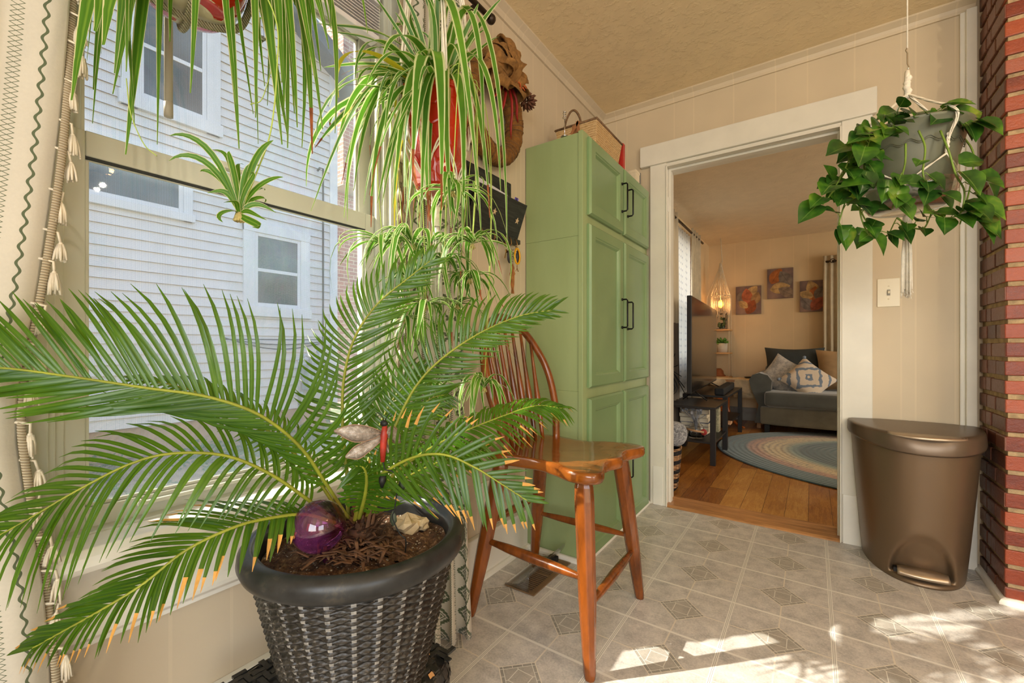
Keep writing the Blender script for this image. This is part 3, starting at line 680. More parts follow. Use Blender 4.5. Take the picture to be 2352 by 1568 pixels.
mf = Mat('fluffy_white', (214, 210, 206), .95, sheen=.8); fz = mf.noise(26, 4, .8); mf.base(mf.ramp(fz, [(.35, (160, 160, 162)), (.6, (226, 222, 216))])); mf.bump(fz, 1.0, .03)
cushion('throw_pillow', 'fluffy white throw pillow leaning by the curved sofa arm', .40, .40, .14, (.86, 5.86, .635), (R(-28), R(28), R(-22)), mf)
mi = Mat('ikat_fabric', (210, 200, 190), .9); x, y, z = mi.xyz(); w_ = mi.noise(18, 3)*.08; d = ((abs(x)+abs(z)*.9+w_)*9.).fr(); mi.base(mi.ramp(d, [(.3, (222, 208, 190)), (.42, (222, 208, 190)), (.48, (120, 136, 156)), (.75, (128, 142, 162)), (.8, (224, 210, 194))]))
tp = cushion('throw_pillow', 'cream and blue diamond patterned throw pillow with tassels on the sofa', .40, .40, .13, (1.10, 5.74, .60), (R(-38), R(38), R(-12)), mi)
for a in (-1, 1):
    for b in (-1, 1):
        s = MB(); s.ball((a*.195, 0, b*.195), .018, 8); s.build('tassel', plain('tassel_blue', (140, 156, 178), .9), tp)
# ---- pictures
def picture(x0, x1, z0, z1, label, seed, hue):
    M = Mat('leaf_print_%d' % seed, (90, 76, 74), .6); nn = M.noise(5, 3)
    p = MB(); w, h = x1-x0, z1-z0
    pc = thing('canvas_picture', label, 'picture', ((x0+x1)/2, LY1-.03, (z0+z1)/2), 0, 'three leaf canvases on the far wall')
    M.base(M.ramp(nn, [(.3, (84, 66, 62)), (.5, (112, 90, 84)), (.7, (146, 118, 104))])); s = MB(); s.box((-w/2, -.0, -h/2), (w/2, .028, h/2)); s.build('canvas', M, pc, bevel=.002)
    rn = random.Random(seed)
    for k, (lx, lz, ang, ln, c) in enumerate(hue):
        m_l = Mat('print_leaf', c, .6); q = m_l.noise(16, 4, stretch=(1, 1, 1)); m_l.base(m_l.ramp(q, [(.35, tuple(v*.7 for v in c)), (.65, c)]))
        s = MB(); pts = []
        ca, sa = math.cos(R(ang)), math.sin(R(ang))
        for i in range(17):
            t = i/16; wd = ln*.36*math.sin(math.pi*t)**.8*(1-.25*t); pts.append((t*ln-ln/2, wd))
        out = pts+[(a, -b) for a, b in pts[-2:0:-1]]
        P = [(lx*w/2+a*ca-b*sa, lz*h/2+a*sa+b*ca) for a, b in out]
        P = [(max(-w/2+.004, min(w/2-.004, a)), max(-h/2+.004, min(h/2-.004, b))) for a, b in P]
        s.add([(a, -.0008-.0004*k, b) for a, b in P], [tuple(range(len(P)))], 0, False)
        cl = lambda a, m: max(-m+.006, min(m-.006, a)); s.tube([(cl(lx*w/2-ln*.4*ca, w/2), -.0012-.0004*k, cl(lz*h/2-ln*.4*sa, h/2)), (cl(lx*w/2+ln*.4*ca, w/2), -.0012-.0004*k, cl(lz*h/2+ln*.4*sa, h/2))], .0009, 4, 1); s.build('printed_leaf', [m_l, plain('vein', tuple(v*.6 for v in c), .6, 0)], pc)
O1, O2, G1, C1 = (186, 106, 44), (160, 78, 26), (130, 116, 104), (196, 160, 104)
picture(.312, .602, 1.383, 1.745, 'leaf print canvas, lowest and leftmost of the three on the far wall', 1, [(-.5, .3, 60, .17, G1), (.3, .6, 50, .18, C1), (-.1, .3, 95, .2, (184, 100, 62)), (.6, .1, 70, .17, (168, 130, 84)), (.2, -.5, 65, .2, O2), (-.4, -.3, 140, .14, C1)])
picture(.669, .947, 1.565, 1.94, 'leaf print canvas hung highest, in the middle of the three', 2, [(-.3, .5, 60, .22, O1), (.4, .3, 120, .22, G1), (.0, -.3, 10, .22, C1), (.5, -.6, 150, .2, (150, 126, 104))])
picture(1.014, 1.269, 1.385, 1.76, 'leaf print canvas nearest the grey curtain on the far wall', 3, [(0, .5, 110, .2, C1), (.1, .1, 80, .2, O1), (.6, .2, 60, .18, G1), (-.5, .1, 160, .16, C1), (-.4, -.5, 130, .2, (138, 124, 116)), (.4, -.5, 50, .2, (176, 92, 62))])
# ---- curtains of the living room
def fold_sheet(p0, p1, z0, z1, amp, nf, n=90, nz=10, nrm=(0, -1), top=1.0, bot=1.0, ph=0):
    s = MB(); p0, p1 = Vector(p0), Vector(p1); nr = Vector(nrm)
    def f(u, v):
        k = lerp(top, bot, v); c = (p0+p1)/2; p = c+(p0+(p1-p0)*u-c)*k; a = amp*(.6+.5*v)*math.sin(u*nf*2*math.pi+ph+.5*math.sin(v*3+u*5))
        return (p.x+nr.x*a, p.y+nr.y*a, lerp(z1, z0, v))
    L_ = (p1-p0).length*1.7
    s.grid(f, n, nz, uvf=lambda u, v: (u*L_, lerp(z1, z0, v))); return s
m_cur = plain('curtain_oatmeal', (208, 194, 166), .9, .05, 12, .2, 120, .001).translucent(.25); m_curg = plain('curtain_greybrown', (142, 128, 112), .9, .05, 12)
cg = thing('curtain', 'light grey beige curtain hanging beside the right-hand leaf canvas', 'curtain', (0, 0, 0)); m_rod = Mat('rod_dark', (60, 48, 38), .4, .6)
fold_sheet((1.245, LY1-.10), (1.62, LY1-.10), .05, 2.03, .022, 6).build('fabric_panel', m_cur, cg, solid=.003)
s = MB(); s.lathe([(.022, 0), (.027, .004), (.022, .008), (.018, .004), (.022, 0)], 16, (1.335, LY1-.13, 1.96), M=Matrix.Rotation(R(90), 4, 'X')); s.build('grommet', m_rod, cg)
s = MB(); s.tube([(1.25, LY1-.10, 1.96), (3.6, LY1-.10, 1.96)], .012, 8); solo('curtain_rod', s, m_rod, 'dark rod carrying the curtain on the far living room wall', 'rod')
rodL = MB(); rodL.tube([(.085, 3.6, 2.17), (.085, 5.45, 2.17)], .012, 8); solo('curtain_rod', rodL, m_rod, 'dark rod above the living room side window', 'rod')
m_two = Mat('two_tone', (208, 194, 166), .9); x, y, z = m_two.xyz('UV'); x2, y2, z2 = m_two.xyz(); m_two.base(m_two.mix(z2 > 1.18, (134, 120, 104), (214, 200, 172))); m_two.translucent(.2)
c1 = thing('curtain', 'two tone curtain, cream over taupe, nearest the doorway jamb', 'curtain', (0, 0, 0)); fold_sheet((.085, 3.72), (.085, 4.32), .04, 2.22, .03, 5, nrm=(1, 0)).build('fabric_panel', m_two, c1, solid=.003)
m_she = Mat('sheer_dotted', (236, 234, 230), .9); x, y, z = m_she.xyz('UV'); dd = (((x*22.).fr()-.5)*((x*22.).fr()-.5)+((y*16.).fr()-.5)*((y*16.).fr()-.5)) < .028; m_she.base(m_she.mix(dd*.45, (240, 238, 232), (170, 172, 180))); m_she.translucent(.6)
c2 = thing('sheer_curtain', 'bright dotted sheer curtain in front of the living room side window', 'curtain', (0, 0, 0)); fold_sheet((.075, 4.33), (.075, 4.86), .04, 2.12, .02, 6, nrm=(1, 0)).build('fabric_panel', m_she, c2, solid=.002)
c3 = thing('curtain', 'cream curtain behind the television, farther end of the side window', 'curtain', (0, 0, 0)); fold_sheet((.085, 4.87), (.085, 5.33), .04, 2.22, .025, 4, nrm=(1, 0)).build('fabric_panel', m_cur, c3, solid=.003)
# ---- hanging rope shelf
sh = thing('hanging_rope_shelf', 'three tier wooden shelf hung on white ropes in the far corner', 'shelf', (.13, 6.26, 0))
m_rope = plain('cotton_rope', (214, 200, 172), .9, .06, 60, .5, 150, .002); m_pine = plain('pine_shelf', (196, 152, 100), .5, .1, 10)
for z in (1.185, .885, .575):
    s = MB(); s.box((-.14, -.12, z-.018), (.145, .10, z)); s.build('shelf_board', m_pine, sh, bevel=.003)
for a in (-.13, .13):
    for b in (-.10, .08):
        s = MB(); s.tube([(0, 0, 2.0), (a, b, 1.6), (a, b, .55)], .004, 5); s.build('rope', m_rope, sh)
ln_ = thing('glass_lantern', 'dark metal and glass lantern with greenery on the topmost rope shelf', 'lantern', (.16, 6.25, 1.186)); 
s = MB(); s.box((-.062, -.062, 0), (.062, .062, .012)); s.box((-.062, -.062, .20), (.062, .062, .235)); [s.tube([(a*.055, b*.055, .01), (a*.055, b*.055, .2)], .004, 4) for a in (-1, 1) for b in (-1, 1)]; s.lathe([(0, .235), (.02, .235), (.022, .26), (0, .265)], 10); s.build('lantern_frame', plain('aged_metal', (78, 66, 54), .5, .2, 20), ln_)
s = MB(); s.lathe([(.048, .012), (.05, .15), (.03, .19)], 16); s.build('glass_chimney', m_gl, ln_)
s = MB(); rn = random.Random(4); [s.ball((rn.uniform(-.035, .05), rn.uniform(-.06, .03), rn.uniform(.02, .15)), .014, 6, sc3=(1, 1, 1.6)) for k in range(22)]; s.build('greenery', plain('dark_green', (70, 88, 48), .6, .2), ln_)
pp = thing('small_potted_plant', 'little green plant in a white pot on the middle rope shelf', 'plant', (.17, 6.24, .886))
s = MB(); s.lathe([(0, 0), (.06, 0), (.066, .12), (.06, .12), (.055, .105), (0, .1)], 20); s.build('pot', plain('white_pot', (196, 188, 172), .6), pp)
s = MB(); rn = random.Random(8)
for k in range(70):
    a = rn.uniform(0, 6.28); e = rn.uniform(.2, 1.3); d = Vector((math.cos(a)*math.cos(e), math.sin(a)*math.cos(e), math.sin(e))); l = rn.uniform(.06, .11); s.tube([Vector((0, 0, .1))+d*l*.4, Vector((0, 0, .1))+d*l*.8, Vector((0, 0, .1))+d*l], [.004, .011, .002], 5)
s.build('foliage', plain('bright_leaf', (86, 128, 48), .5, .25, 30), pp)
s = MB(); s.lathe([(0, .10), (.03, .098), (.055, .07), (.062, .03), (.07, .02), (.085, .008), (.08, 0), (0, 0)], 18); hb = solo('brown_hat', s, plain('hat_brown', (132, 74, 38), .6, .1), 'small round brown hat shape on the lowest rope shelf', 'ornament'); hb.location = (.13, 6.23, .576)
# ---- macrame lamp
lp = thing('macrame_pendant_lamp', 'macrame pendant lamp with a glowing amber bulb in the far corner', 'lamp', (.185, 6.02, 0))
s = MB(); rr = .115; s.tube([(rr*math.cos(a*math.pi/16), rr*math.sin(a*math.pi/16), 1.60) for a in range(32)], .004, 5, closed=True); s.tube([(.02, 0, 2.02), (0, 0, 2.33)], .005, 5); s.tube([(0, 0, 1.55), (0, 0, 2.05)], .004, 5)
for k in range(16):
    for sg in (1, -1):
        s.tube([((.012+(rr-.012)*(t/12)**1.3)*math.cos(k*math.pi/8+sg*t*.09), (.012+(rr-.012)*(t/12)**1.3)*math.sin(k*math.pi/8+sg*t*.09), 2.02-.42*t/12) for t in range(13)], .0025, 4)
s.build('macrame_net', m_rope, lp)
s = MB()
for k in range(30):
    a = k*math.pi/15; s.tube([(rr*math.cos(a), rr*math.sin(a), 1.6), (rr*.98*math.cos(a), rr*.98*math.sin(a), 1.45), (rr*.9*math.cos(a), rr*.9*math.sin(a), 1.36-.03*math.cos(k*2))], .0035, 4)
s.build('fringe', m_rope, lp)
s = MB(); s.lathe([(0, 0), (.02, .01), (.03, .04), (.024, .075), (.012, .095), (0, .1)], 12, (0, 0, 1.45)); s.build('bulb', Mat('amber_bulb', (255, 190, 90), .3, emit=(255, 150, 40), es=9), lp)
pl_ = light('macrame_lamp_light', 'POINT', (.185, 5.93, 1.5), 3.2, (1, .52, .2), size=.03)
# ---- basket with rolled blanket
bk = thing('striped_basket', 'black and tan striped woven basket just inside the doorway', 'basket', (.262, 3.00, 0))
m_bs = Mat('striped_weave', (190, 150, 110), .8); x, y, z = m_bs.xyz('UV'); st = (X.op('SINE', z*0+y*0+x*0+0))
xo, yo, zo = m_bs.xyz(); wv = X.op('SINE', x*2*math.pi*26); wz = X.op('SINE', zo*280+x*60)
m_bs.base(m_bs.mix(((zo/.062).fr() < .45), (182, 136, 92), (34, 30, 30))); m_bs.bump(wv*.5+wz*.5, 1, .012)
s = MB(); s.lathe([(0, .005), (.125, .0), (.14, .02), (.155, .15), (.165, .29), (.155, .29), (.14, .15), (.12, .02), (0, .02)], 40); s.build('basket_body', m_bs, bk)
m_fl = Mat('grey_fleece', (150, 148, 148), .95, sheen=.5); v_ = m_fl.noise(60, 3, .8); m_fl.base(m_fl.ramp(v_, [(.38, (84, 84, 86)), (.55, (164, 162, 160)), (.68, (206, 202, 198))])); m_fl.bump(v_, 1, .02)
s = MB(); s.tube(spline([(-.14, -.05, .34), (-.02, -.04, .38), (.1, .0, .38), (.155, .06, .36)], 16), [.05, .07, .08]+[.083]*11+[.08, .07, .04], 14); s.tube(spline([(-.12, .1, .33), (0, .11, .36), (.11, .1, .35)], 8), .06, 12); b_ = solo('rolled_blanket', s, m_fl, 'rolled speckled grey fleece blanket sticking out of the striped basket', 'blanket'); b_.location = (.262, 3.0, 0)
# ================================================================== GREEN PANTRY CABINET
m_green = Mat('sage_green_paint', (140, 158, 112), .33); n_ = m_green.noise(3, 4, .6, stretch=(2, 2, .4)); m_green.base(m_green.ramp(n_, [(.3, (144, 160, 110)), (.7, (156, 172, 122))])); m_green.bump(m_green.noise(40, 4, .6, stretch=(2, 2, .25)), .12, .002)
m_greend = Mat('sage_green_door', (112, 150, 100), .27); m_greend.base(m_greend.ramp(m_greend.noise(3, 3), [(.3, (118, 144, 98)), (.7, (128, 154, 106))])); m_greend.bump(m_greend.noise(60, 5, .7, stretch=(1.5, 1.5, .2)), .2, .002)
m_hd = Mat('black_handle', (26, 25, 24), .35, .5)
CD, CY0, CY1, CHT = .306, 1.757, 2.655, 1.92
cb = thing('pantry_cabinet', 'tall sage green pantry cabinet with six panelled doors and black pulls', 'cabinet', (0, 0, 0))
s = MB(); s.box((.004, CY0, .0), (CD-.022, CY1, .76)); s.box((.004, CY0+.0015, .76), (CD-.022, CY1, 1.456)); s.box((.004, CY0, 1.456), (CD-.022, CY1, CHT-.005)); s.build('body', m_green, cb, bevel=.0015)
s = MB(); fx0, fx1 = CD-.022, CD
s.box((fx0, CY0-.004, .0), (fx1, CY0+.055, CHT)); s.box((fx0, CY1-.03, .0), (fx1, CY1, CHT))
for z0, z1 in ((.0, .02), (.715, .785), (1.49, 1.56), (1.895, CHT)): s.box((fx0, CY0+.055, z0), (fx1-.0008, CY1-.03, z1))
s.box((fx0, 2.195, .0), (fx1-.0006, 2.245, CHT)); s.build('face_frame', m_green, cb, bevel=.0015)
def cab_door(y0, y1, z0, z1, hy, hz0, hz1):
    s = MB(); x0 = CD+.001; T = .02; f = .055
    # frame with outer bevel + inner panel with moulding
    def ring(a, xa, b, xb):  # rectangle insets a,b at x heights
        P = lambda i, x: [(x, y0+i, z0+i), (x, y1-i, z0+i), (x, y1-i, z1-i), (x, y0+i, z1-i)]
        A, B = P(a, xa), P(b, xb); s.add(A+B, [(k, (k+1) % 4, 4+(k+1) % 4, 4+k) for k in range(4)], 0, False)
    prof = [(0, x0), (0, x0+T*.55), (.008, x0+T), (f-.004, x0+T), (f, x0+T-.004), (f+.004, x0+T-.005), (f+.010, x0+T-.012), (f+.012, x0+.006)]
    for (a, xa), (b, xb) in zip(prof, prof[1:]): ring(a, xa, b, xb)
    i = f+.012; s.add([(x0+.006, y0+i, z0+i), (x0+.006, y1-i, z0+i), (x0+.006, y1-i, z1-i), (x0+.006, y0+i, z1-i)], [(0, 1, 2, 3)], 0, False)
    s.add([(x0, y0, z0), (x0, y1, z0), (x0, y1, z1), (x0, y0, z1)], [(3, 2, 1, 0)], 0, False)
    d = s.build('door', m_greend, cb)
    s = MB(); x = x0+T; s.tube([(x, hy, hz0), (x+.024, hy, hz0), (x+.03, hy, hz0+.006), (x+.03, hy, hz1-.006), (x+.024, hy, hz1), (x, hy, hz1)], .0042, 8)
    for hz in (hz0, hz1): s.lathe([(0, 0), (.008, 0), (.007, .004), (.0045, .007)], 10, (x, hy, hz), M=Matrix.Rotation(R(90), 4, 'Y'))
    s.build('handle', m_hd, d)
for z0, z1, ha, hb in ((1.553, 1.902, 1.662, 1.805), (.775, 1.513, 1.06, 1.205), (.008, .727, .27, .40)):
    cab_door(1.795, 2.205, z0, z1, 2.178, ha, hb); cab_door(2.233, 2.635, z0, z1, 2.262, ha-.005, hb-.008)
s = MB(); pr = [(0, 0), (.018, 0), (.016, .010), (.009, .017), (0, .018)]
n = len(pr); vs = []
for (x, y), (ox, oy) in (((0.016, CY0-.004), (0, -1)), ((CD+.001, CY0-.004), (1, -1)), ((CD+.001, YB-.02), (1, 0))):
    for a, z in pr: vs.append((x+ox*a, y+oy*a, z))
s.add(vs, [(i*n+k, i*n+(k+1) % n, (i+1)*n+(k+1) % n, (i+1)*n+k) for i in range(2) for k in range(n)], 0, False); struct('trim_12', s, m_trimw)
# ---- things on top of the cabinet
m_wick = Mat('raffia_weave', (206, 172, 122), .85); x, y, z = m_wick.xyz(); a_ = X.op('SINE', z*620+M.noise(1, 1).o and z*0) if False else X.op('SINE', z*620.); b_ = m_wick.noise(70, 3, .7, stretch=(1, 1, 4)); m_wick.base(m_wick.ramp(b_*.7+a_*.06+.15, [(.35, (166, 128, 80)), (.5, (206, 170, 118)), (.7, (226, 196, 150))])); m_wick.bump(a_*.4+b_, .8, .004)
m_twine = plain('twisted_brown_cord', (112, 86, 60), .85, .25, 60, .8, 160, .002)
bs = thing('raffia_basket', 'cream raffia basket with brown rim and loop handle on the green cabinet', 'basket', (.182, 2.10, CHT), 0)
s = MB(); hx, hy, h = .112, .168, .132
ring_ = lambda k, z: [(-hx*k, -hy*k, z), (hx*k, -hy*k, z), (hx*k, hy*k, z), (-hx*k, hy*k, z)]
vs = ring_(.86, 0)+ring_(1, h)+ring_(.96, h)+ring_(.82, .006); fs = [(3, 2, 1, 0)]+[(i*4+k, i*4+(k+1) % 4, i*4+4+(k+1) % 4, i*4+4+k) for i in range(3) for k in range(4)]+[(12, 13, 14, 15)]
s.add(vs, fs, 0, False); s.build('woven_body', m_wick, bs, bevel=.006)
s = MB(); s.tube([(-hx, -hy, h), (hx, -hy, h), (hx, hy, h), (-hx, hy, h)], .006, 6, closed=True); s.build('rim_cord', m_twine, bs)
s = MB(); s.tube([(lerp(-.06, .03, i/14)*1.0, -hy, h+.075*math.sin(math.pi*i/14)**.7) for i in range(15)], .0055, 6); s.build('handle', m_twine, bs)
m_frame = plain('little_wood_frame', (150, 100, 62), .5, .1, 20)
s = MB(); Mx = Matrix.Rotation(R(38), 4, 'Y'); s.box((-.006, -.004, 0), (.006, .006, .062), M=Matrix.Translation((0, 0, 0)) @ Mx); s.box((-.006, -.004, 0), (.006, .006, .05), M=Matrix.Translation((.035, 0, .0)) @ Matrix.Rotation(R(-6), 4, 'Y')); s.box((.0, .006, .0), (.03, .009, .04)); fr_ = solo('small_wood_frame', s, m_frame, 'tiny brown wooden A shaped frame at the front corner of the cabinet top', 'ornament'); fr_.location = (.243, 1.768, CHT+.001)
s = MB(); s.tube([(0, 0, 0), (0, 0, .085)], .0018, 5); s.tube([(.007*math.cos(t*.7)*(1+.3*math.sin(t*.3)), .007*math.sin(t*.7), .085+t*.0011) for t in range(34)], .0016, 4); s.lathe([(0, 0), (.018, 0), (.018, .004), (.003, .006)], 12); sp_ = solo('wire_spiral_holder', s, Mat('chrome_wire', (220, 220, 225), .15, 1), 'thin silver wire spiral holder sticking up above the raffia basket', 'ornament'); sp_.location = (.205, 1.775, CHT+.001)
def box_book(label, y, h, d, c, tilt, x0, g=None, t=.02):
    s = MB(); s.box((-d, 0, 0), (0, t, h)); b = solo('book', s, plain('bookc', c, .5, .1, 12), label, 'book', g, bevel=.0015)
    pg = MB(); pg.box((-d+.003, .002, .003), (-.004, t-.002, h+.0004)); pg.build('page_block', plain('pages', (220, 208, 186), .8), b)
    b.location = (x0, y, CHT+.001); b.rotation_euler = (tilt, 0, 0); return b
box_book('thick red book standing beside the raffia basket on the cabinet', 2.288, .150, .13, (178, 44, 30), R(0), .292, t=.030)
box_book('thin pink edged book leaning on the red book on the cabinet', 2.326, .140, .12, (208, 150, 132), R(4), .285, t=.008)
box_book('cream paperback last in the row beyond the red book on the cabinet', 2.342, .135, .12, (222, 200, 166), R(6), .285, t=.008)
s = MB(); s.box((-.13, 0, 0), (0, .07, .07)); s.box((-.132, -.002, .062), (.002, .072, .078)); b_ = solo('small_cream_box', s, plain('cream_box', (214, 198, 168), .7), 'small cream box at the far end of the cabinet top', 'box', bevel=.002); b_.location = (.29, 2.50, CHT+.001)
s = MB(); s.box((-.1, 0, 0), (0, .006, .085)); b_ = solo('grey_card', s, plain('grey_card', (120, 118, 112), .7), 'thin grey card standing behind the small cream box on the cabinet', 'card'); b_.location = (.29, 2.585, CHT+.001)
# ================================================================== WINDSOR COUNTER CHAIR
m_oak = woodm('honey_oak', (126, 66, 20), (64, 30, 7), (1.2, 1.2, .28), .26, .5, 16)
m_oak_s = woodm('honey_oak_seat', (138, 76, 22), (92, 46, 10), (.35, 1.6, 1), .2, .6, 12)
hc = thing('windsor_counter_chair', 'honey brown wooden counter chair with hoop spindle back and splayed legs', 'chair', (.37, 1.40, 0))
def C(x, y, z): return Vector((x-.37, y-1.40, z))
ST = .60
# seat outline (plan): x 0.165..0.655 ; y 1.15..1.585 saddle shape with scalloped front corners
outl = [(.165, 1.365), (.17, 1.27), (.20, 1.205), (.26, 1.175), (.34, 1.182), (.42, 1.187), (.49, 1.165), (.55, 1.138), (.60, 1.133), (.635, 1.150), (.642, 1.185), (.625, 1.235), (.612, 1.28), (.618, 1.32), (.632, 1.365)]
full = outl+[(x, 2.73-y) for x, y in outl[-2:0:-1]]
# refine outline
ol = spline([(x, y, 0) for x, y in full]+[(full[0][0], full[0][1], 0)], 110)[:-1]
s = MB(); cen = Vector((.41, 1.365, 0)); rings = []
def dip(p):
    dx, dy = (p.x-.40)/.22, (p.y-1.365)/.2; r = math.hypot(dx, dy)
    return -.010*max(0, 1-r*r)-.004*max(0, (p.x-.5)/.15)*abs(dy)*.6
for k, zz in ((.0, None), (.3, None), (.6, None), (.85, None), (.965, None), (.99, -.004), (1.0, -.012), (1.0, -.026), (.985, -.034), (.93, -.04), (.5, -.042), (0.01, -.042)):
    rg = []
    for p in ol:
        q = cen+(p-cen)*max(k, .01); z = ST+(dip(q) if zz is None else zz); rg.append(C(q.x, q.y, z))
    rings.append(rg)
n = len(ol); vs = [p for r in rings for p in r]; s.add(vs, [(i*n+k, i*n+n+k, i*n+n+(k+1) % n, i*n+(k+1) % n) for i in range(len(rings)-1) for k in range(n)])
s.build('seat', m_oak_s, hc)
def leg(top, foot):
    s = MB(); t, f = C(*top), C(*foot); ax = (f-t)
    secs = [(0, .021), (.03, .0255), (.10, .027), (.62, .024), (.97, .0165), (1, .0145)]; vs = []
    for k, r in secs:
        p = t+ax*k
        for a in range(8):
            an = math.pi/4*a+math.pi/8; rr_ = r*1.14; vs.append(p+Vector((math.cos(an)*rr_, math.sin(an)*rr_*.9, 0)))
    fs = [(i*8+k, i*8+(k+1) % 8, i*8+8+(k+1) % 8, i*8+8+k) for i in range(len(secs)-1) for k in range(8)]+[tuple(range(7, -1, -1)), tuple(range(40, 48))]
    s.add(vs, [f_[::-1] for f_ in fs], 0, False); return s.build('leg', m_oak, hc, bevel=.003)
Lg = {'a': ((.575, 1.195, .558), (.612, 1.157, 0)), 'b': ((.24, 1.235, .558), (.135, 1.190, 0)), 'c': ((.24, 1.51, .558), (.115, 1.655, 0)), 'd': ((.56, 1.535, .558), (.598, 1.640, 0))}
for k in 'abcd': leg(*Lg[k])
def onleg(k, z):
    t, f = Lg[k]; q = 1-(z/t[2]); return Vector(t)+(Vector(f)-Vector(t))*q
def stretcher(a, za, b, zb, r=.0115):
    p, q = onleg(a, za), onleg(b, zb); s = MB(); pts = [C(*(p+(q-p)*t)) for t in [0, .08, .25, .5, .75, .92, 1]]
    s.tube(pts, [r*.62, r*.75, r*1.1, r*1.3, r*1.1, r*.75, r*.62], 12); s.build('stretcher', m_oak, hc)
stretcher('a', .275, 'b', .275, .0135); stretcher('c', .25, 'd', .25); stretcher('a', .195, 'd', .195, .0125); stretcher('b', .335, 'c', .335, .012)
# hoop back
B0, B1 = Vector((.295, 1.20, ST-.01)), Vector((.295, 1.535, ST-.01))
def hoop(t):
    """t 0..1 along hoop"""
    a = math.pi*t; w = .205; k = math.sin(a); top = 1.035
    yy = 1.368-math.cos(a)*w*(1+.04*math.sin(a*1.0)) if 0 < t < 1 else (1.368-w if t == 0 else 1.368+w)
    return yy, k
hp = spline([(.297, 1.205, .585), (.272, 1.168, .72), (.232, 1.158, .86), (.185, 1.205, .985), (.155, 1.29, 1.055), (.145, 1.372, 1.075), (.152, 1.455, 1.052), (.182, 1.535, .975), (.228, 1.577, .86), (.27, 1.568, .72), (.297, 1.530, .585)], 60)
s = MB(); s.tube([C(*p) for p in hp], [.0155]*61, 12, flat=.95); s.build('hoop', m_oak, hc)
def hoop_at_y(y):
    best = None
    for i in range(12, 49):
        if (hp[i].y-y)*(hp[i+1].y-y) <= 0 and hp[i].z > .9: 
            f = (y-hp[i].y)/(hp[i+1].y-hp[i].y+1e-9); return hp[i].lerp(hp[i+1], f)
    return min(hp, key=lambda p: abs(p.y-y)-p.z*.1)
for k in range(7):
    yb = 1.248+k*.0395; yt = 1.372+(yb-1.3665)*1.28; t_ = hoop_at_y(yt); b_ = Vector((.245-.0*abs(k-3), yb, ST-.012))
    b_.x = .262-.028*math.cos((k-3)/3*1.2)+.01; pts = [b_+(t_-b_)*q for q in (0, .12, .3, .42, .6, .8, 1)]
    s = MB(); s.tube([C(*p) for p in pts], [.0062, .0085, .0115, .0122, .0085, .0065, .0055], 10); s.build('spindle', m_oak, hc)
# ================================================================== STEP-ON WASTE BIN
m_brz = Mat('bronze_plastic', (122, 102, 80), .3, .6); m_brz.rough(m_brz.noise(200, 2)*.12+.32); m_brz.bump(m_brz.noise(260, 2), .06, .0005)
m_brz2 = Mat('bronze_lid', (108, 92, 76), .36, .5); m_sil = Mat('champagne_pedal', (178, 160, 138), .3, .7); m_grey = plain('pale_liner', (150, 168, 172), .5, 0)
wb = thing('step_waste_bin', 'bronze brown half round pedal waste bin against the brick chimney', 'bin', (1.505, 2.66, 0))
def binsec(z, a, w, b, k=0):
    """a 0..pi around the front; w half width, b depth"""
    e = 2.5; ca, sa = math.cos(a), math.sin(a)
    return (-w*math.copysign(abs(ca)**(2/e), ca), -b*abs(sa)**(2/2.05))
def bindim(z): t = z/.565; return lerp(.170, .212, t**.9), lerp(.295, .372, t)
s = MB(); NA, NZ = 96, 64
def bf(u, v):
    z = v*.565; w, b = bindim(z); x, y = binsec(z, math.pi*u, w, b)
    # flare near floor and arch recess
    dx = x/.098; dz = (z-.018)/.195; r = math.hypot(dx, max(dz, 0)); rec = 0
    if dz > -1 and abs(dx) < 1.5: 
        q = (1.08-r)/.30; q = max(0, min(1, q)); q = q*q*(3-2*q); rec = q*(.055*(1-max(dz, 0)*.75))
        if z < .026: rec *= max(0, (z-.016)/.01)
    bot = max(0, 1-z/.02)*.004
    return (x, y+rec, z)
s.grid(bf, NA, NZ); s.add([(-bindim(.565)[0], 0, .565), (-bindim(0)[0], 0, 0), (bindim(0)[0], 0, 0), (bindim(.565)[0], 0, .565)], [(0, 1, 2, 3)], 0, False)
fl = [bf(i/NA, 0) for i in range(NA+1)]; s.add(fl, [tuple(range(len(fl)))[::-1]], 0, False); fl = [bf(i/NA, 1) for i in range(NA+1)]; s.add([(p[0]*.97, p[1]*.97, .56) for p in fl], [tuple(range(len(fl)))], 0, False)
s.build('bin_body', m_brz, wb)
s = MB(); vs = [(bf(i/NA, 1)[0]*1.006, bf(i/NA, 1)[1]*1.006, z) for z in (.552, .572) for i in range(NA+1)]; s.add(vs, [(i, i+1, NA+2+i, NA+1+i) for i in range(NA)]); s.build('liner_edge', m_grey, wb)
s = MB(); w, b = bindim(.565); rings = []
def lip(a): return .0  
for k, (kk, z) in enumerate(((1.0, .560), (1.055, .560), (1.065, .568), (1.055, .606), (1.035, .616), (.97, .6185), (.5, .622), (.02, .623))):
    rg = []
    for i in range(NA+1):
        x, y = binsec(0, math.pi*i/NA, w*kk, b*kk); fr = max(0, 1-(x/.12)**2) if kk > .9 else 0
        zz = z
        if kk > 1.0 and z < .6: zz = z-.020*max(0, 1-(x/(w*.95))**2)
        if .9 < kk < 1.06 and z > .6: y += .018*fr*fr; zz -= .004*fr
        rg.append((x, min(y, 0), zz))
    rings.append(rg)
n = NA+1; s.add([p for r in rings for p in r], [(i*n+k, i*n+k+1, (i+1)*n+k+1, (i+1)*n+k) for i in range(len(rings)-1) for k in range(NA)]); 
s.add([rings[1][0], rings[1][-1], rings[4][-1], rings[4][0]], [(0, 1, 2, 3)], 0, False)
s.build('lid', m_brz2, wb)
s = MB(); pts = []
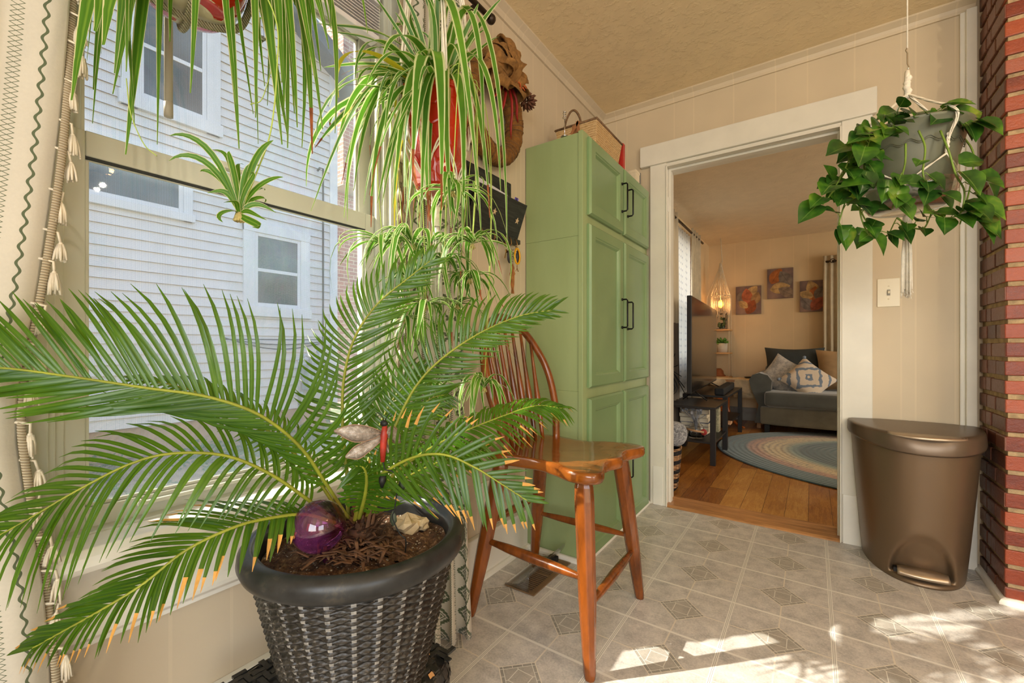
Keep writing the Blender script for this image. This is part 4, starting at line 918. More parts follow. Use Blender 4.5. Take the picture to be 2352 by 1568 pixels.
for i in range(21):
    x = lerp(-.115, .115, i/20); fr = 1-(x/.115)**2; yy = -b*1.04*abs(1-(abs(x)/(w*1.04))**2.5)**(1/2.05); pts.append((x, yy, fr))
vs = []; 
for x, y, fr in pts: vs += [(x, y+.036*fr+.004, .617), (x, y-.001, .612-.001), (x, y-.004, .6075-.006*fr)]
s.add(vs, [(3*i, 3*i+1, 3*i+4, 3*i+3) for i in range(20)]+[(3*i+1, 3*i+2, 3*i+5, 3*i+4) for i in range(20)]); s.build('finger_lip', m_sil, wb, solid=.003)
s = MB(); top = []; 
for i in range(21):
    x = lerp(-.078, .078, i/20); fr = 1-(x/.078)**2; top.append((x, -.298-.012*fr, 0))
def ped(z, sh=0): return [(x*(1-sh), y+sh*.03, z) for x, y, _ in top]
P = [(x, y, .030) for x, y, _ in top]; Q = [(x, y, .042) for x, y, _ in top]; Rr = [(x*.98, -.275+.022*(1-(x/.078)**2), .056) for x, y, _ in top]
s.add(P+Q+Rr, [(i, i+1, 22+i, 21+i) for i in range(20)]+[(21+i, 22+i, 43+i, 42+i) for i in range(20)]); s.build('pedal', m_sil, wb, solid=.004)
s = MB(); s.box((-.085, -.255, .014), (.085, -.20, .038)); s.build('pedal_slot', m_bz, wb)
s = MB(); vs = []
for i in range(33):
    x = lerp(-.125, .125, i/32); fr = 1-(x/.125)**2
    yb_ = -.293*abs(1-(abs(x)/.172)**2.5)**(1/2.05); vs += [(x, yb_+.02, .0), (x, yb_-.014*fr, .0), (x, yb_-.014*fr, .008), (x, yb_-.006*fr, .018), (x, yb_+.02, .02)]
s.add(vs, [(5*i+k, 5*i+k+1, 5*i+6+k, 5*i+5+k) for i in range(32) for k in range(4)]); s.build('base_lip', m_brz, wb)
wb.rotation_euler.z = R(0)
# ================================================================== SWITCH, OUTLET, FLOOR VENT
m_plate = plain('ivory_plate', (232, 222, 196), .35, 0)
sw = thing('light_switch', 'ivory light switch plate on the wall right of the doorway', 'light switch', (1.435, YB, 1.2145))
s = MB(); s.box((-.0415, -.006, -.067), (.0415, 0, .067)); s.build('wall_plate', m_plate, sw, bevel=.003)
s = MB(); s.box((-.006, -.0075, -.014), (.006, -.004, .014)); s.build('toggle_slot', plain('slot_grey', (150, 145, 130), .5, 0), sw)
s = MB(); s.box((-.004, -.016, -.002), (.004, -.006, .010), M=Matrix.Rotation(R(12), 4, 'X')); s.build('toggle', m_plate, sw, bevel=.001)
for z in (-.03, .03): s = MB(); s.lathe([(0, 0), (.003, 0), (.003, .001), (0, .0015)], 10, (0, -.006, z), M=Matrix.Rotation(R(90), 4, 'X')); s.build('screw', m_plate, sw)
ot = thing('wall_outlet', 'ivory double outlet low on the wall behind the chair', 'outlet', (0, 1.455, .33))
s = MB(); s.box((0, -.038, -.06), (.006, .038, .06)); s.build('wall_plate', m_plate, ot, bevel=.002)
for z in (-.024, .024): s = MB(); s.box((.005, -.014, z-.013), (.008, .014, z+.013)); s.build('socket', plain('socket', (206, 196, 172), .5, 0), ot, bevel=.003)
vt = thing('floor_register', 'brown slotted metal floor register beneath the chair', 'vent', (.192, 1.57, 0))
m_vent = Mat('tan_metal', (132, 106, 78), .45, .3); m_black = Mat('vent_dark', (24, 20, 17), .8)
s = MB(); s.box((-.07, -.155, .0005), (.07, -.135, .006)); s.box((-.07, .135, .0005), (.07, .155, .006)); s.box((-.07, -.135, .0005), (-.045, .135, .006)); s.box((.045, -.135, .0005), (.07, .135, .006)); s.box((-.045, -.004, .001), (.045, .004, .006)); s.build('frame', m_vent, vt, bevel=.003)
s = MB(); s.box((-.045, -.135, .0005), (.045, .135, .001)); s.build('duct_opening', m_black, vt)
s = MB()
for k in range(21): y = -.128+k*.0128; s.box((-.045, y-.0022, .001), (.045, y+.0022, .0045))
s.build('louvres', m_vent, vt)
m_acr = glassy('clear_acrylic', (236, 236, 232), .2, haze=.10, hazec=(220, 220, 215))
df = thing('air_deflector', 'clear plastic curved air deflector standing on the floor register', 'deflector', (.192, 1.57, 0))
s = MB(); s.grid(lambda u, v: (lerp(-.07, .045, math.sin(v*1.4)), lerp(-.15, .15, u), .006+.085*(1-math.cos(v*1.5))), 20, 10); s.grid(lambda u, v: (lerp(-.07, lerp(-.07, .045, math.sin(u*1.4)), 1)*1.0, -.15, .006+.085*(1-math.cos(u*1.5))*v), 10, 2); s.build('hood', m_acr, df, solid=.003)
s = MB(); s.box((-.02, .11, .007), (.02, .135, .03)); s.build('magnet', m_black, df, bevel=.003)
# ================================================================== BURLAP WREATH
def burlap(name, c):
    M = Mat(name, c, .95); x, y, z = M.xyz(); wv = X.op('SINE', (y+x)*1500)*X.op('SINE', z*1500); q = M.noise(45, 5, .7)
    M.base(M.ramp(q*.8+wv*.1+.05, [(.3, tuple(v*.72 for v in c)), (.5, c), (.68, tuple(min(255, v*1.2) for v in c))])); M.bump(wv*.5+q, .8, .003); return M.m
m_bur = burlap('burlap_tan', (172, 124, 66)); m_bur2 = burlap('burlap_ring', (150, 102, 46))
wr = thing('burlap_wreath', 'round burlap wrapped wreath with ruffled bow on the left wall', 'wreath', (.045, 1.445, 1.945))
s = MB(); s.tube([(0+.0, .155*math.cos(a), .175*math.sin(a)-.01) for a in [2*math.pi*i/64 for i in range(64)]], [.040+.0022*math.sin(i*1.9) for i in range(64)], 14, closed=True, flat=1.0); s.build('wrapped_ring', m_bur2, wr)
s = MB()
for i in range(34): 
    a = 2*math.pi*i/34+.05*math.sin(i*5); c_, s_ = math.cos(a), math.sin(a); s.tube([(.0415*math.cos(b), (.155+.0415*math.sin(b))*math.cos(a+.05*math.sin(b)), (.175+.0415*math.sin(b))*math.sin(a+.05*math.sin(b))-.01) for b in [2*math.pi*k/14 for k in range(14)]], .0012, 4, closed=True)
s.build('twine_wrap', m_twine, wr)
def petal(c, d, n_, w, l, curl, mbb, ph):
    """ruffled ribbon loop: goes out along d and back"""
    c, d, n_ = Vector(c), Vector(d).normalized(), Vector(n_).normalized(); sd = d.cross(n_).normalized()
    def f(u, v):
        a = math.pi*2*u; out = l*(.5-.5*math.cos(a)); up = curl*math.sin(a)
        ww = w*(.55+.45*math.sin(math.pi*u))*(v-.5)*2
        return c+d*out+n_*(up+.02+.012*math.sin(v*9+ph+u*7))+sd*(ww+.012*math.sin(a*2+ph))
    mbb.grid(f, 22, 8)
s = MB(); rn = random.Random(11)
for k, (ang, l, w, cu) in enumerate(((95, .155, .05, .045), (70, .14, .05, .05), (45, .12, .05, .04), (120, .13, .05, .05), (150, .135, .055, .04), (20, .12, .045, .045), (175, .15, .05, .035), (105, .10, .045, .06), (60, .09, .045, .065), (200, .10, .045, .04), (-5, .10, .05, .05), (140, .085, .04, .065))):
    a = R(ang); petal((.02, .02, .12), (0.12, math.cos(a), math.sin(a)), (1, 0, 0), w, l, cu, s, k*1.7)
s.build('burlap_bow', m_bur, wr, solid=.0025)
m_redr = plain('red_ribbon', (140, 26, 20), .5, .1, 20)
s = MB()
for (y, z, ang, l) in ((.02, .1, -100, .17), (.05, .1, -82, .20), (.07, .11, -62, .13), (.0, .1, -120, .10)):
    a = R(ang); d = Vector((0, math.cos(a), math.sin(a))); p = Vector((.045, y, z)); s.ribbon([p+d*l*t+Vector((.01*math.sin(t*5), 0, 0)) for t in (0, .25, .5, .75, 1)], [.0055]*4+[.001], (1, .5, 0), .1)
s.build('red_ribbon_tails', m_redr, wr, solid=.001)
s = MB()
for k in range(22):
    a = R(k*16.4); d = Vector((.5+.3*math.sin(k), math.cos(a), math.sin(a))).normalized(); p = Vector((.075, .075, .13)); s.tube([p, p+d*.025, p+d*.04+Vector((0, 0, -.006))], [.002, .004, .001], 5)
s.build('orange_flower', plain('rust_orange', (196, 92, 40), .6, .2, 40), wr)
s = MB()
for j in range(4):
    for k in range(7):
        a = 2*math.pi*(k/7+j*.07); r = .012+.018*math.sin((j+1)/4.4*math.pi); s.tube([Vector((.05+.012*math.cos(a), .175+j*.008, .11+.012*math.sin(a))), Vector((.05+r*math.cos(a), .178+j*.009, .11+r*math.sin(a))), Vector((.05+(r+.012)*math.cos(a), .185+j*.01, .11+(r+.012)*math.sin(a)))], [.004, .007, .002], 5)
s.build('pinecone', plain('pinecone_brown', (92, 54, 34), .7, .2, 30), wr)
# ================================================================== KEY AND MAIL RACK
m_blkw = Mat('black_stained_wood', (42, 44, 42), .6); q = m_blkw.noise(14, 5, .7, stretch=(1, .6, 8)); m_blkw.base(m_blkw.ramp(q, [(.35, (30, 32, 32)), (.6, (52, 54, 50)), (.75, (78, 76, 68))])); m_blkw.bump(q, .4, .002)
kr = thing('key_rack', 'black wooden mail and key rack with small pale stars on the left wall', 'rack', (0, 1.46, 1.50))
s = MB(); s.box((.002, -.16, -.06), (.014, .16, .20)); s.build('back_board', m_blkw, kr, bevel=.002)
s = MB(); s.prism([(.014, -.055), (.03, -.055), (.085, .095), (.075, .10), (.014, -.04)], -.155, .185, axis='y'); s.build('slanted_front', m_blkw, kr, bevel=.002)
s = MB(); s.box((.002, -.17, -.075), (.045, .19, -.055)); s.build('bottom_rail', m_blkw, kr, bevel=.002)
m_star = plain('pale_star', (206, 180, 142), .7, .05)
for y in (.135, -.03):
    s = MB(); pts = []
    for k in range(10): r = .014 if k % 2 == 0 else .006; a = math.pi/2+k*math.pi/5; pts.append((y+r*math.cos(a), r*math.sin(a)))
    Mx = Matrix.Translation((.0615, 0, .018)) @ Matrix.Rotation(R(20), 4, 'Y'); vs = [Mx @ Vector((0, p[0], p[1])) for p in pts]+[Mx @ Vector((.003, p[0], p[1])) for p in pts]
    s.add(vs, [tuple(range(10))[::-1], tuple(range(10, 20))]+[(k, (k+1) % 10, 10+(k+1) % 10, 10+k) for k in range(10)], 0, False); s.build('star', m_star, kr)
m_brass = Mat('aged_brass', (170, 130, 80), .35, .9)
for k, y in enumerate((-.10, -.02, .06, .10, .145)):
    s = MB(); s.tube([(.045, y, -.058), (.055, y, -.072), (.058, y, -.088), (.050, y, -.096), (.044, y, -.088)], .0022, 6); s.build('hook', m_brass, kr)
s = MB(); s.box((0, -.09, 0), (.004, .11, .13)); ev = solo('white_envelope', s, plain('paper_white', (222, 222, 230), .7, .02), 'white envelope standing in the key rack', 'envelope'); ev.location = (.025, 1.42, 1.50); ev.rotation_euler = (R(-4), R(10), 0)
s = MB(); s.box((0, -.12, 0), (.01, .12, .15)); ev = solo('dark_folder', s, m_blkw, 'dark flat folder standing behind the envelope in the key rack', 'folder'); ev.location = (.014, 1.42, 1.52); ev.rotation_euler = (R(-6), R(3), 0)
for k, (c, y) in enumerate((((92, 70, 190), 0), ((50, 44, 90), .010), ((120, 100, 200), .018))):
    s = MB(); s.tube([(0, 0, 0), (.022, .006, .125)], .0042, 8); s.tube([(.022, .006, .125), (.024, .0065, .137)], .003, 6); p = solo('pen', s, plain('pen%d' % k, c, .35, 0), ['violet pen, nearest of the three in the rack', 'dark blue pen between the two violet ones', 'lilac pen at the far end of the rack'][k], 'pen', 'pens in the key rack'); p.location = (.024, 1.600+y, 1.492)
m_fob = Mat('fob_black', (30, 30, 32), .3); m_stl = Mat('steel_ring', (180, 175, 165), .25, 1)
def keyset(name, label, y, parts):
    k = thing(name, label, 'keys', (.05, y, 1.41)); s = MB(); s.tube([(0, .012*math.cos(a), -.012+.012*math.sin(a)) for a in [math.pi*i/10 for i in range(20)]], .0014, 5, closed=True); s.build('key_ring', m_stl, k); parts(k); return k
def fob(k, y, z, m=m_fob, sx=.014, sz=.027, rot=0):
    s = MB(); s.ball((.004, y, z), 1, 14, sc3=(.007, sx, sz)); o = s.build('key_fob', m, k); return o
def key(k, y, z, ang):
    s = MB(); Mx = Matrix.Translation((0, y, z)) @ Matrix.Rotation(R(ang), 4, 'X'); s.lathe([(0, -.001), (.008, -.001), (.008, .001), (0, .001)], 12, M=Mx @ Matrix.Translation((0, 0, -.006)) @ Matrix.Rotation(R(90), 4, 'Y')); s.box((-.001, -.003, -.04), (.001, .003, -.01), M=Mx); s.build('key', m_brass, k)
keyset('key_set', 'key ring with oval black fob and brass key, nearest the plant', 1.545, lambda k: (fob(k, .004, -.055, sx=.016, sz=.032), key(k, -.012, -.03, -20)))
def fishc(k):
    s = MB(); [s.tube([(0, .004*math.cos(a)+(.002 if i % 2 else -.002), -.028-.010*i+.007*math.sin(a)) for a in [math.pi*j/4 for j in range(8)]], .0013, 4, closed=True) for i in range(6)]; s.build('chain', m_stl, k)
    s = MB(); s.prism([(.0, -.085), (.010, -.10), (.009, -.115), (.017, -.125), (.010, -.135), (.009, -.175), (.004, -.195), (.009, -.215), (-.006, -.215), (-.003, -.195), (-.010, -.175), (-.012, -.14), (-.018, -.13), (-.012, -.12), (-.009, -.10)], -.004, .004, axis='x', smooth=False); s.build('carved_wood_tag', woodm('fish_wood', (170, 112, 62), (96, 54, 26), (2, 2, 1), .5, 0, 30), k, bevel=.002)
    fob(k, .012, -.045, Mat('fob_grey', (80, 82, 86), .4), .012, .016)
keyset('key_set', 'key ring with chain and long carved wooden tag, in the middle', 1.578, fishc)
def ycar(k):
    s = MB(); s.tube([(.012, -.012+.02*math.sin(a), -.048+.034*math.cos(a)) for a in [2*math.pi*i/20 for i in range(20)]], .004, 8, closed=True); s.build('carabiner', Mat('yellow_anodised', (232, 170, 20), .3, .2), k); fob(k, .01, -.045, sx=.015, sz=.033)
    s = MB(); s.tube([(0, .004, -.085), (0, .004, -.10)], .002, 4); s.tube([(0, -.006, -.112), (0, .004, -.098), (0, .014, -.112)], .0022, 4); s.build('small_charm', m_brass, k)
keyset('key_set', 'key ring with yellow carabiner and black fob, nearest the cabinet', 1.610, ycar)
# ================================================================== WOVEN HAMPER UNDER THE POT
m_weave = Mat('black_bamboo_weave', (34, 33, 30), .35); x, y, z = m_weave.xyz(); q = m_weave.noise(30, 4, .7, stretch=(3, 3, 1)); m_weave.base(m_weave.ramp(q, [(.35, (22, 22, 22)), (.6, (48, 46, 42)), (.72, (92, 80, 60))])); m_weave.rough(q*.3+.2)
m_bam = plain('natural_bamboo', (206, 152, 94), .45, .1, 20)
hm = thing('bamboo_hamper', 'black woven bamboo basket turned into a stand beneath the potted palm', 'basket', (.315, .55, 0))
s = MB(); hx, hy, hh = .175, .185, .255
def hsec(t):  # rounded profile: z, outset
    pts = [(0, -.03), (.05, -.018), (.12, -.006), (.19, .004), (.235, .008), (.262, 0), (.274, -.02), (.276, -.05)]
    i = min(int(t*7), 6); f = t*7-i; return lerp(pts[i][0], pts[i+1][0], f), lerp(pts[i][1], pts[i+1][1], f)
def rr_pt(a, ox):
    e = 5.; c_, s_ = math.cos(a), math.sin(a); return (hx+ox)*math.copysign(abs(c_)**(2/e), c_), (hy+ox)*math.copysign(abs(s_)**(2/e), s_)
def hf(u, v):
    z, o = hsec(v); x, y = rr_pt(2*math.pi*u, o); return (x, y, z)
s.grid(hf, 80, 14); s.grid(lambda u, v: (rr_pt(2*math.pi*u, -.05)[0]*(1-v), rr_pt(2*math.pi*u, -.05)[1]*(1-v), .276), 80, 6); s.build('core', m_weave, hm)
s = MB(); rn = random.Random(6); NS = 58
for k in range(NS):  # vertical strips over the side and the rounded top edge
    for j in range(7):
        if (k+j) % 2: continue
        u0, u1 = (k+.06)/NS, (k+.94+.6)/NS; v0, v1 = j/7*.98, (j+1.25)/7*.98
        pts = []
        for (uu, vv) in ((u0, v0), (u1, v0), (u1, min(v1, 1)), (u0, min(v1, 1))):
            p = Vector(hf(uu, vv)); n_ = Vector((p.x, p.y, max(0, (p.z-.2)*2.5))).normalized(); pts.append(p+n_*.003)
        s.add(pts, [(0, 1, 2, 3)], 0, False)
for k in range(26):  # top weave
    for j in range(26):
        x0, y0 = -.16+k*.0125, -.17+j*.0131
        if (k//2+j) % 3 == 0: 
            s.box((x0, y0, .276), (x0+.024, y0+.011, .2785+rn.uniform(0, .001)))
        elif (k+j//2) % 3 == 1: s.box((x0, y0, .276), (x0+.010, y0+.026, .280+rn.uniform(0, .001)))
s.build('woven_strips', m_weave, hm, bevel=0)
s = MB(); s.box((.10, -.02, .2815), (.112, .15, .2835), M=Matrix.Rotation(R(-8), 4, 'Z')); s.box((.145, -.14, .2815), (.157, -.02, .2835), M=Matrix.Rotation(R(-8), 4, 'Z')); 
for k in (56, 2):
    a, b = hf(k/NS, .55), hf((k+.8)/NS, .55); c_, d_ = hf((k+.8)/NS, .8), hf(k/NS, .8); s.add([Vector(p)*1.02 for p in (a, b, c_, d_)], [(0, 1, 2, 3)], 0, False)
s.build('natural_strips', m_bam, hm, kind='stuff')
# ================================================================== KITCHEN CURTAINS
def tri(q): return abs(q.fr()-.5)*4-1.0
def fabric_mat(name, cells, cream=(216, 209, 192), green=(96, 106, 78)):
    """woven cotton with printed bands: cells = list of (kind, centre, size, period)"""
    M = Mat(name, cream, .9, sheen=.2); x, y, z = M.xyz('UV'); g = None
    for kind, x0, A, P in cells:
        if kind == 'hatch': k = (abs((x-x0)-tri(y/P)*A) < .0016).mx(abs((x-x0)+tri(y/P)*A) < .0016)
        elif kind == 'lattice':
            k = None
            for ph in (0, .33):
                for sg in (1, -1):
                    q = abs((x-x0)-tri(y/P+ph)*(A*sg)) < .0015; k = q if k is None else k.mx(q)
        elif kind == 'wave': k = abs((x-x0)-X.op('SINE', y*(2*math.pi/P))*A) < .0030
        else:
            dx = abs(x-x0)/A; dy = abs((y/P).fr()-.5)*2; m = dx*.86+dy; ser = tri(y/(P/9))*.07
            ring = ((m > .20)*(m < .34)).mx((m > .46)*(m < .56)).mx(((m+ser) > .74)*((m+ser) < 1.08)*(dx < 1.12))
            k = ring
        g = k if g is None else g.mx(k)
    nz = M.noise(5, 3); th = M.noise(220, 2, .6)
    M.base(M.mix(g, M.ramp(nz*.7+th*.3, [(.3, tuple(c*.955 for c in cream)), (.6, cream)]), green)); M.bump(th, .25, .001); M.translucent(.22); return M.m
m_cotton = plain('tassel_cotton', (214, 203, 180), .95, .06, 40)
def tassel(parent, p, ln=.05, r=.011, sd=0):
    rn = random.Random(sd); s = MB(); p = Vector(p); s.ball(p, r*.55, 8); s.tube([p, p+Vector((0, 0, -ln*.25))], [r*.55, r*.5], 8)
    for k in range(16):
        a = k*2*math.pi/16+rn.uniform(-.2, .2); q = r*rn.uniform(.5, 1.7); e = p+Vector((math.cos(a)*q, math.sin(a)*q, -ln*rn.uniform(.85, 1.08)))
        s.tube([p+Vector((math.cos(a), math.sin(a), -.3))*r*.4, (p+e)/2+Vector((math.cos(a), math.sin(a), 0))*r*.35, e], [.0022, .0022, .0016], 4)
    return s.build('tassel', m_cotton, parent)
# left curtain
lc = thing('curtain', 'cream curtain with wavy green stripe and tassel edge, at the left of the window', 'curtain', (0, 0, 0), 0, 'kitchen window curtains')
ed = spline([(0, .183, 2.25), (0, .184, 1.75), (0, .178, 1.56), (0, .164, 1.31), (0, .142, 1.07), (0, .118, .87), (0, .124, .74), (0, .143, .60), (0, .153, .45), (0, .160, .25), (0, .164, .03)], 60)
def edge_y(z):
    for a, b in zip(ed, ed[1:]):
        if (a.z-z)*(b.z-z) <= 0: return lerp(a.y, b.y, (a.z-z)/(a.z-b.z+1e-9))
    return ed[-1].y
LL = .62
def lcf(u, v):
    z = lerp(2.25, .03, v); e = edge_y(z); y = e-u*(LL*.60*(e+.75)/.95); a = .010+.012*u
    return Vector((.098+a*math.sin(u*21+.6*math.sin(v*4))+.006*math.sin(v*9+u*4)+.02*u, y, z))
m_fab_l = fabric_mat('curtain_print_left', [('wave', .043, .0045, .0265), ('hatch', .093, .0125, .0170), ('diamond', .20, .030, .066), ('lattice', .30, .02, .05), ('hatch', .36, .006, .014), ('wave', .42, .0065, .037)])
s = MB(); s.grid(lcf, 120, 60, uvf=lambda u, v: (u*LL, lerp(2.25, .03, v))); s.build('fabric_panel', m_fab_l, lc, solid=.0025)
m_braid = Mat('braid_trim', (214, 198, 166), .9); x, y, z = m_braid.xyz(); bw = X.op('SINE', z*1400.+abs(y*200)); m_braid.base(m_braid.ramp(bw*.3+.5, [(.2, (172, 152, 120)), (.7, (224, 210, 180))])); m_braid.bump(bw, 1, .002)
s = MB(); pts = [Vector((.102+.008*math.sin(i*.4), p.y+.006, p.z)) for i, p in enumerate(ed)]; s.tube(pts, .0052, 8, flat=.5); s.build('braid', m_braid, lc)
for k in range(34):
    z = 2.02-k*.063-.008*math.sin(k*4.1); y = edge_y(z)+.009; c_ = Vector((.104, y+.007+.004*math.sin(k*2.3), z)); tassel(lc, c_, .032+.005*math.sin(k*3.1), .0062, k)
    s = MB(); s.tube([(.100, y-.010, z+.022), (.106, y+.006, z+.018), c_], .0022, 5); s.build('tassel_loop', m_cotton, lc)
# right curtain
rc = thing('curtain', 'cream curtain with green diamonds and zigzags, between the window and the chair', 'curtain', (0, 0, 0), 0, 'kitchen window curtains')
RL = .60
def rcf(u, v):
    z = lerp(2.25, .025, v); t = max(0, (2.0-z)/2.0)
    a = Vector((.075+.05*t, lerp(.925, .86, t), 0)); b = Vector((.085+.135*t**1.4, lerp(1.20, 1.085, t), 0))
    p = a.lerp(b, u); d = (b-a).normalized(); n_ = Vector((d.y, -d.x, 0))
    am = (.018+.012*t)*(1 if u > .04 else u/.04); p = p+n_*am*math.sin(u*28+.8*math.sin(v*3))+d*.006*math.sin(u*56+v*2); return Vector((p.x, p.y, z))
m_fab_r = fabric_mat('curtain_print_right', [('hatch', .035, .006, .014), ('lattice', .085, .022, .055), ('wave', .13, .0065, .037), ('diamond', .19, .032, .064), ('hatch', .245, .006, .014), ('lattice', .30, .022, .055), ('diamond', .375, .032, .064), ('hatch', .425, .006, .014), ('lattice', .47, .02, .055), ('hatch', .51, .006, .014), ('diamond', .555, .030, .064)])
s = MB(); s.grid(rcf, 140, 60, uvf=lambda u, v: (u*RL, lerp(2.25, .025, v))); s.build('fabric_panel', m_fab_r, rc, solid=.0025)
s = MB(); s.tube([rcf(0, i/60)+Vector((.004, -.006, 0)) for i in range(61)], .008, 8, flat=.4); s.build('braid', m_braid, rc)
for k in range(30):
    z = 2.0-k*.062; v = (2.25-z)/2.225; p = rcf(0, v)+Vector((.010, -.012-.006*math.sin(k*1.7), 0)); tassel(rc, p, .038, .009, 50+k)
s = MB(); s.tube([(.09, -.62, 2.262), (.09, 1.36, 2.262)], .011, 10); s.ball((.09, 1.37, 2.262), .02, 10); s.ball((.09, -.63, 2.262), .02, 10); s.box((0, 1.28, 2.255), (.09, 1.29, 2.27)); s.box((0, -.55, 2.255), (.09, -.54, 2.27)); solo('curtain_rod', s, m_rod, 'dark rod above the kitchen window carrying the cream curtains', 'rod')
# ================================================================== SAGO PALM IN WOVEN POT
cr, sr = math.cos(YAW), math.sin(YAW)
RV, UV_, BV = Vector((cr, sr, 0)), Vector((0, 0, 1)), Vector((sr, -cr, 0))
def vec(a, b, c): return (RV*a+UV_*b+BV*c).normalized()
PX, PY = .408, .530
palm = thing('potted_sago_palm', 'large sago palm with arching feathery fronds in a dark woven pot by the window', 'plant', (PX, PY, .283))
PO = Vector((PX, PY, .283))
m_pot = Mat('grey_black_resin', (56, 57, 58), .38); n1 = m_pot.noise(90, 5, .75, stretch=(1, 1, 3)); n2 = m_pot.noise(7, 3); m_pot.base(m_pot.ramp(n1*.7+n2*.3, [(.44, (34, 31, 27)), (.56, (58, 54, 48)), (.68, (146, 138, 124))])); m_pot.rough(n1*.4+.15)
m_rim = Mat('rim_resin', (60, 62, 64), .32); n1 = m_rim.noise(30, 4, .7); m_rim.base(m_rim.ramp(n1, [(.35, (30, 31, 31)), (.6, (42, 43, 42)), (.75, (72, 66, 56))])); m_rim.rough(n1*.3+.2)
m_stake = plain('worn_grey_strip', (138, 134, 126), .55, .2, 90)
s = MB(); NS_, NR = 28, 44; nu, nv = NS_*10, NR*4; zb, zt = 0.0, .288
def prad(z): t = z/zt; return .106+(.182-.106)*(t**.82)
vs = []; 
for j in range(nv+1):
    z = zb+(zt-zb)*j/nv; row = j/4.0; ri = int(row); fr = row-ri; bump = math.sin(math.pi*fr)**.6*.0042 if 0 < fr < 1 else 0
    for i in range(nu):
        a = 2*math.pi*i/nu; st = i/10; k = math.cos(2*math.pi*st)*(-1 if ri % 2 else 1); r = prad(z)+bump*(.8+.3*k)+.0030*k*(1 if bump else .3)+(.0034 if (ri % 2 and abs((st+.5) % 1-.5) < .13) else 0)
        q = abs((st+.5) % 1-.5)
        vs.append((r*math.cos(a), r*math.sin(a), z))
fs = []; mi = []
s.add(vs, [(j*nu+i, j*nu+(i+1) % nu, (j+1)*nu+(i+1) % nu, (j+1)*nu+i) for j in range(nv) for i in range(nu)])
for idx in range(len(s.f)):
    j, i = divmod(idx, nu); ri = j//4; st = (i+.5)/10; near = abs((st+.5) % 1-.5) < .13; kk = 0
    if near and ri % 2 == 1: s.m[idx] = 1
body = s.build('woven_pot', [m_pot, m_stake], palm)
s = MB(); z0 = .283; s.lathe([(r_*.95, z_) for r_, z_ in [(.190, z0-.0), (.2, z0-.004), (.212, z0+.004), (.217, z0+.016), (.215, z0+.030), (.207, z0+.040), (.197, z0+.043), (.191, z0+.040), (.189, z0+.034), (.184, z0+.034), (.182, z0+.02), (.176, z0-.03), (.165, z0-.06)]], 96); s.build('rim', m_rim, palm)
s = MB(); s.lathe([(.0, 0), (.11, 0), (.118, .004), (.118, .02), (.112, .026)], 48); s.build('foot_ring', m_rim, palm)
m_soil = Mat('potting_soil', (62, 42, 30), .95); v1 = m_soil.noise(60, 5, .8); v2 = m_soil.voro(130); m_soil.base(m_soil.mix((v2 < .22)*(m_soil.noise(20, 2) > .46), m_soil.ramp(v1, [(.35, (56, 36, 24)), (.52, (104, 72, 48)), (.68, (176, 136, 94))]), (206, 196, 176))); m_soil.bump(v1+v2*.5, 1, .012)
SZ = .292
s = MB(); rn = random.Random(9)
s.grid(lambda u, v: (.169*v*math.cos(6.2832*u), .169*v*math.sin(6.2832*u), SZ-.008+.014*(1-v)*(1-v)+.004*math.sin(v*40+u*30)*v+.003*math.sin(u*50)), 80, 30); s.build('soil', m_soil, palm)
m_bark = plain('dry_scale', (94, 66, 44), .9, .3, 30, .5, 60); m_rock = plain('pale_rock', (186, 164, 126), .9, .12, 20, .8, 40, .006)
s = MB()
for k in range(150):
    a = rn.uniform(0, 6.28); r0 = rn.uniform(.012, .040); l = rn.uniform(.022, .050); el = rn.uniform(.3, 1.35)
    p = Vector((r0*math.cos(a), r0*math.sin(a), SZ+rn.uniform(0, .045))); d = Vector((math.cos(a)*math.cos(el), math.sin(a)*math.cos(el), math.sin(el)))
    s.ribbon([p, p+d*l*.5, p+d*l+Vector((0, 0, -.008))], [.0045, .0035, .0006], d.cross(Vector((0, 0, 1))), .3)
s.lathe([(.0, SZ+.035), (.018, SZ+.03), (.03, SZ+.01), (.036, SZ-.01)], 20); s.build('crown_scales', m_bark, palm)
s = MB()
for k in range(110):
    a = rn.uniform(-1.7, 1.2)+math.atan2(BV.y, BV.x); r = rn.uniform(.04, .12); p = Vector((r*math.cos(a), r*math.sin(a), SZ+rn.uniform(.004, .02))); b = rn.uniform(0, 6.28); d = Vector((math.cos(b), math.sin(b), rn.uniform(-.3, .3))); l = rn.uniform(.012, .03)
    s.ribbon([p-d*l, p+Vector((0, 0, .006)), p+d*l], [.0012, .0030, .0014], d.cross(Vector((0, 0, 1))), .5)
s.build('bark_chips', m_bark, palm, solid=.0015)
s = MB(); c = at(935, 1215, .93)-PO; 
for (ox, oy, rr_) in ((0, 0, .030), (.022, .016, .02), (-.012, .02, .016)):
    q0 = len(s.v); s.ball((0, 0, 0), 1, 12)
    for i_ in range(q0, len(s.v)):
        p = Vector(s.v[i_]); k_ = rr_*(1+.34*math.sin(p.x*5+rr_*900)*math.sin(p.y*4.3+1)+.15*math.sin(p.z*7+p.x*6)); s.v[i_] = (c.x+ox+p.x*k_*1.1, c.y+oy+p.y*k_*.9, SZ+.006+p.z*k_*.6)
s.sm = [False]*len(s.sm); rk = s.build('rock', m_rock, palm)
m_fr = Mat('sago_leaflet', (62, 106, 36), .27); x, y, z = m_fr.xyz('UV'); q = m_fr.noise(9, 3); m_fr.base(m_fr.mix((abs(x-.5) < .10)*.35, m_fr.ramp(q, [(.3, (38, 76, 20)), (.6, (62, 104, 24)), (.75, (92, 132, 32))]), (110, 142, 36))); m_fr.translucent(.38, (136, 172, 34))
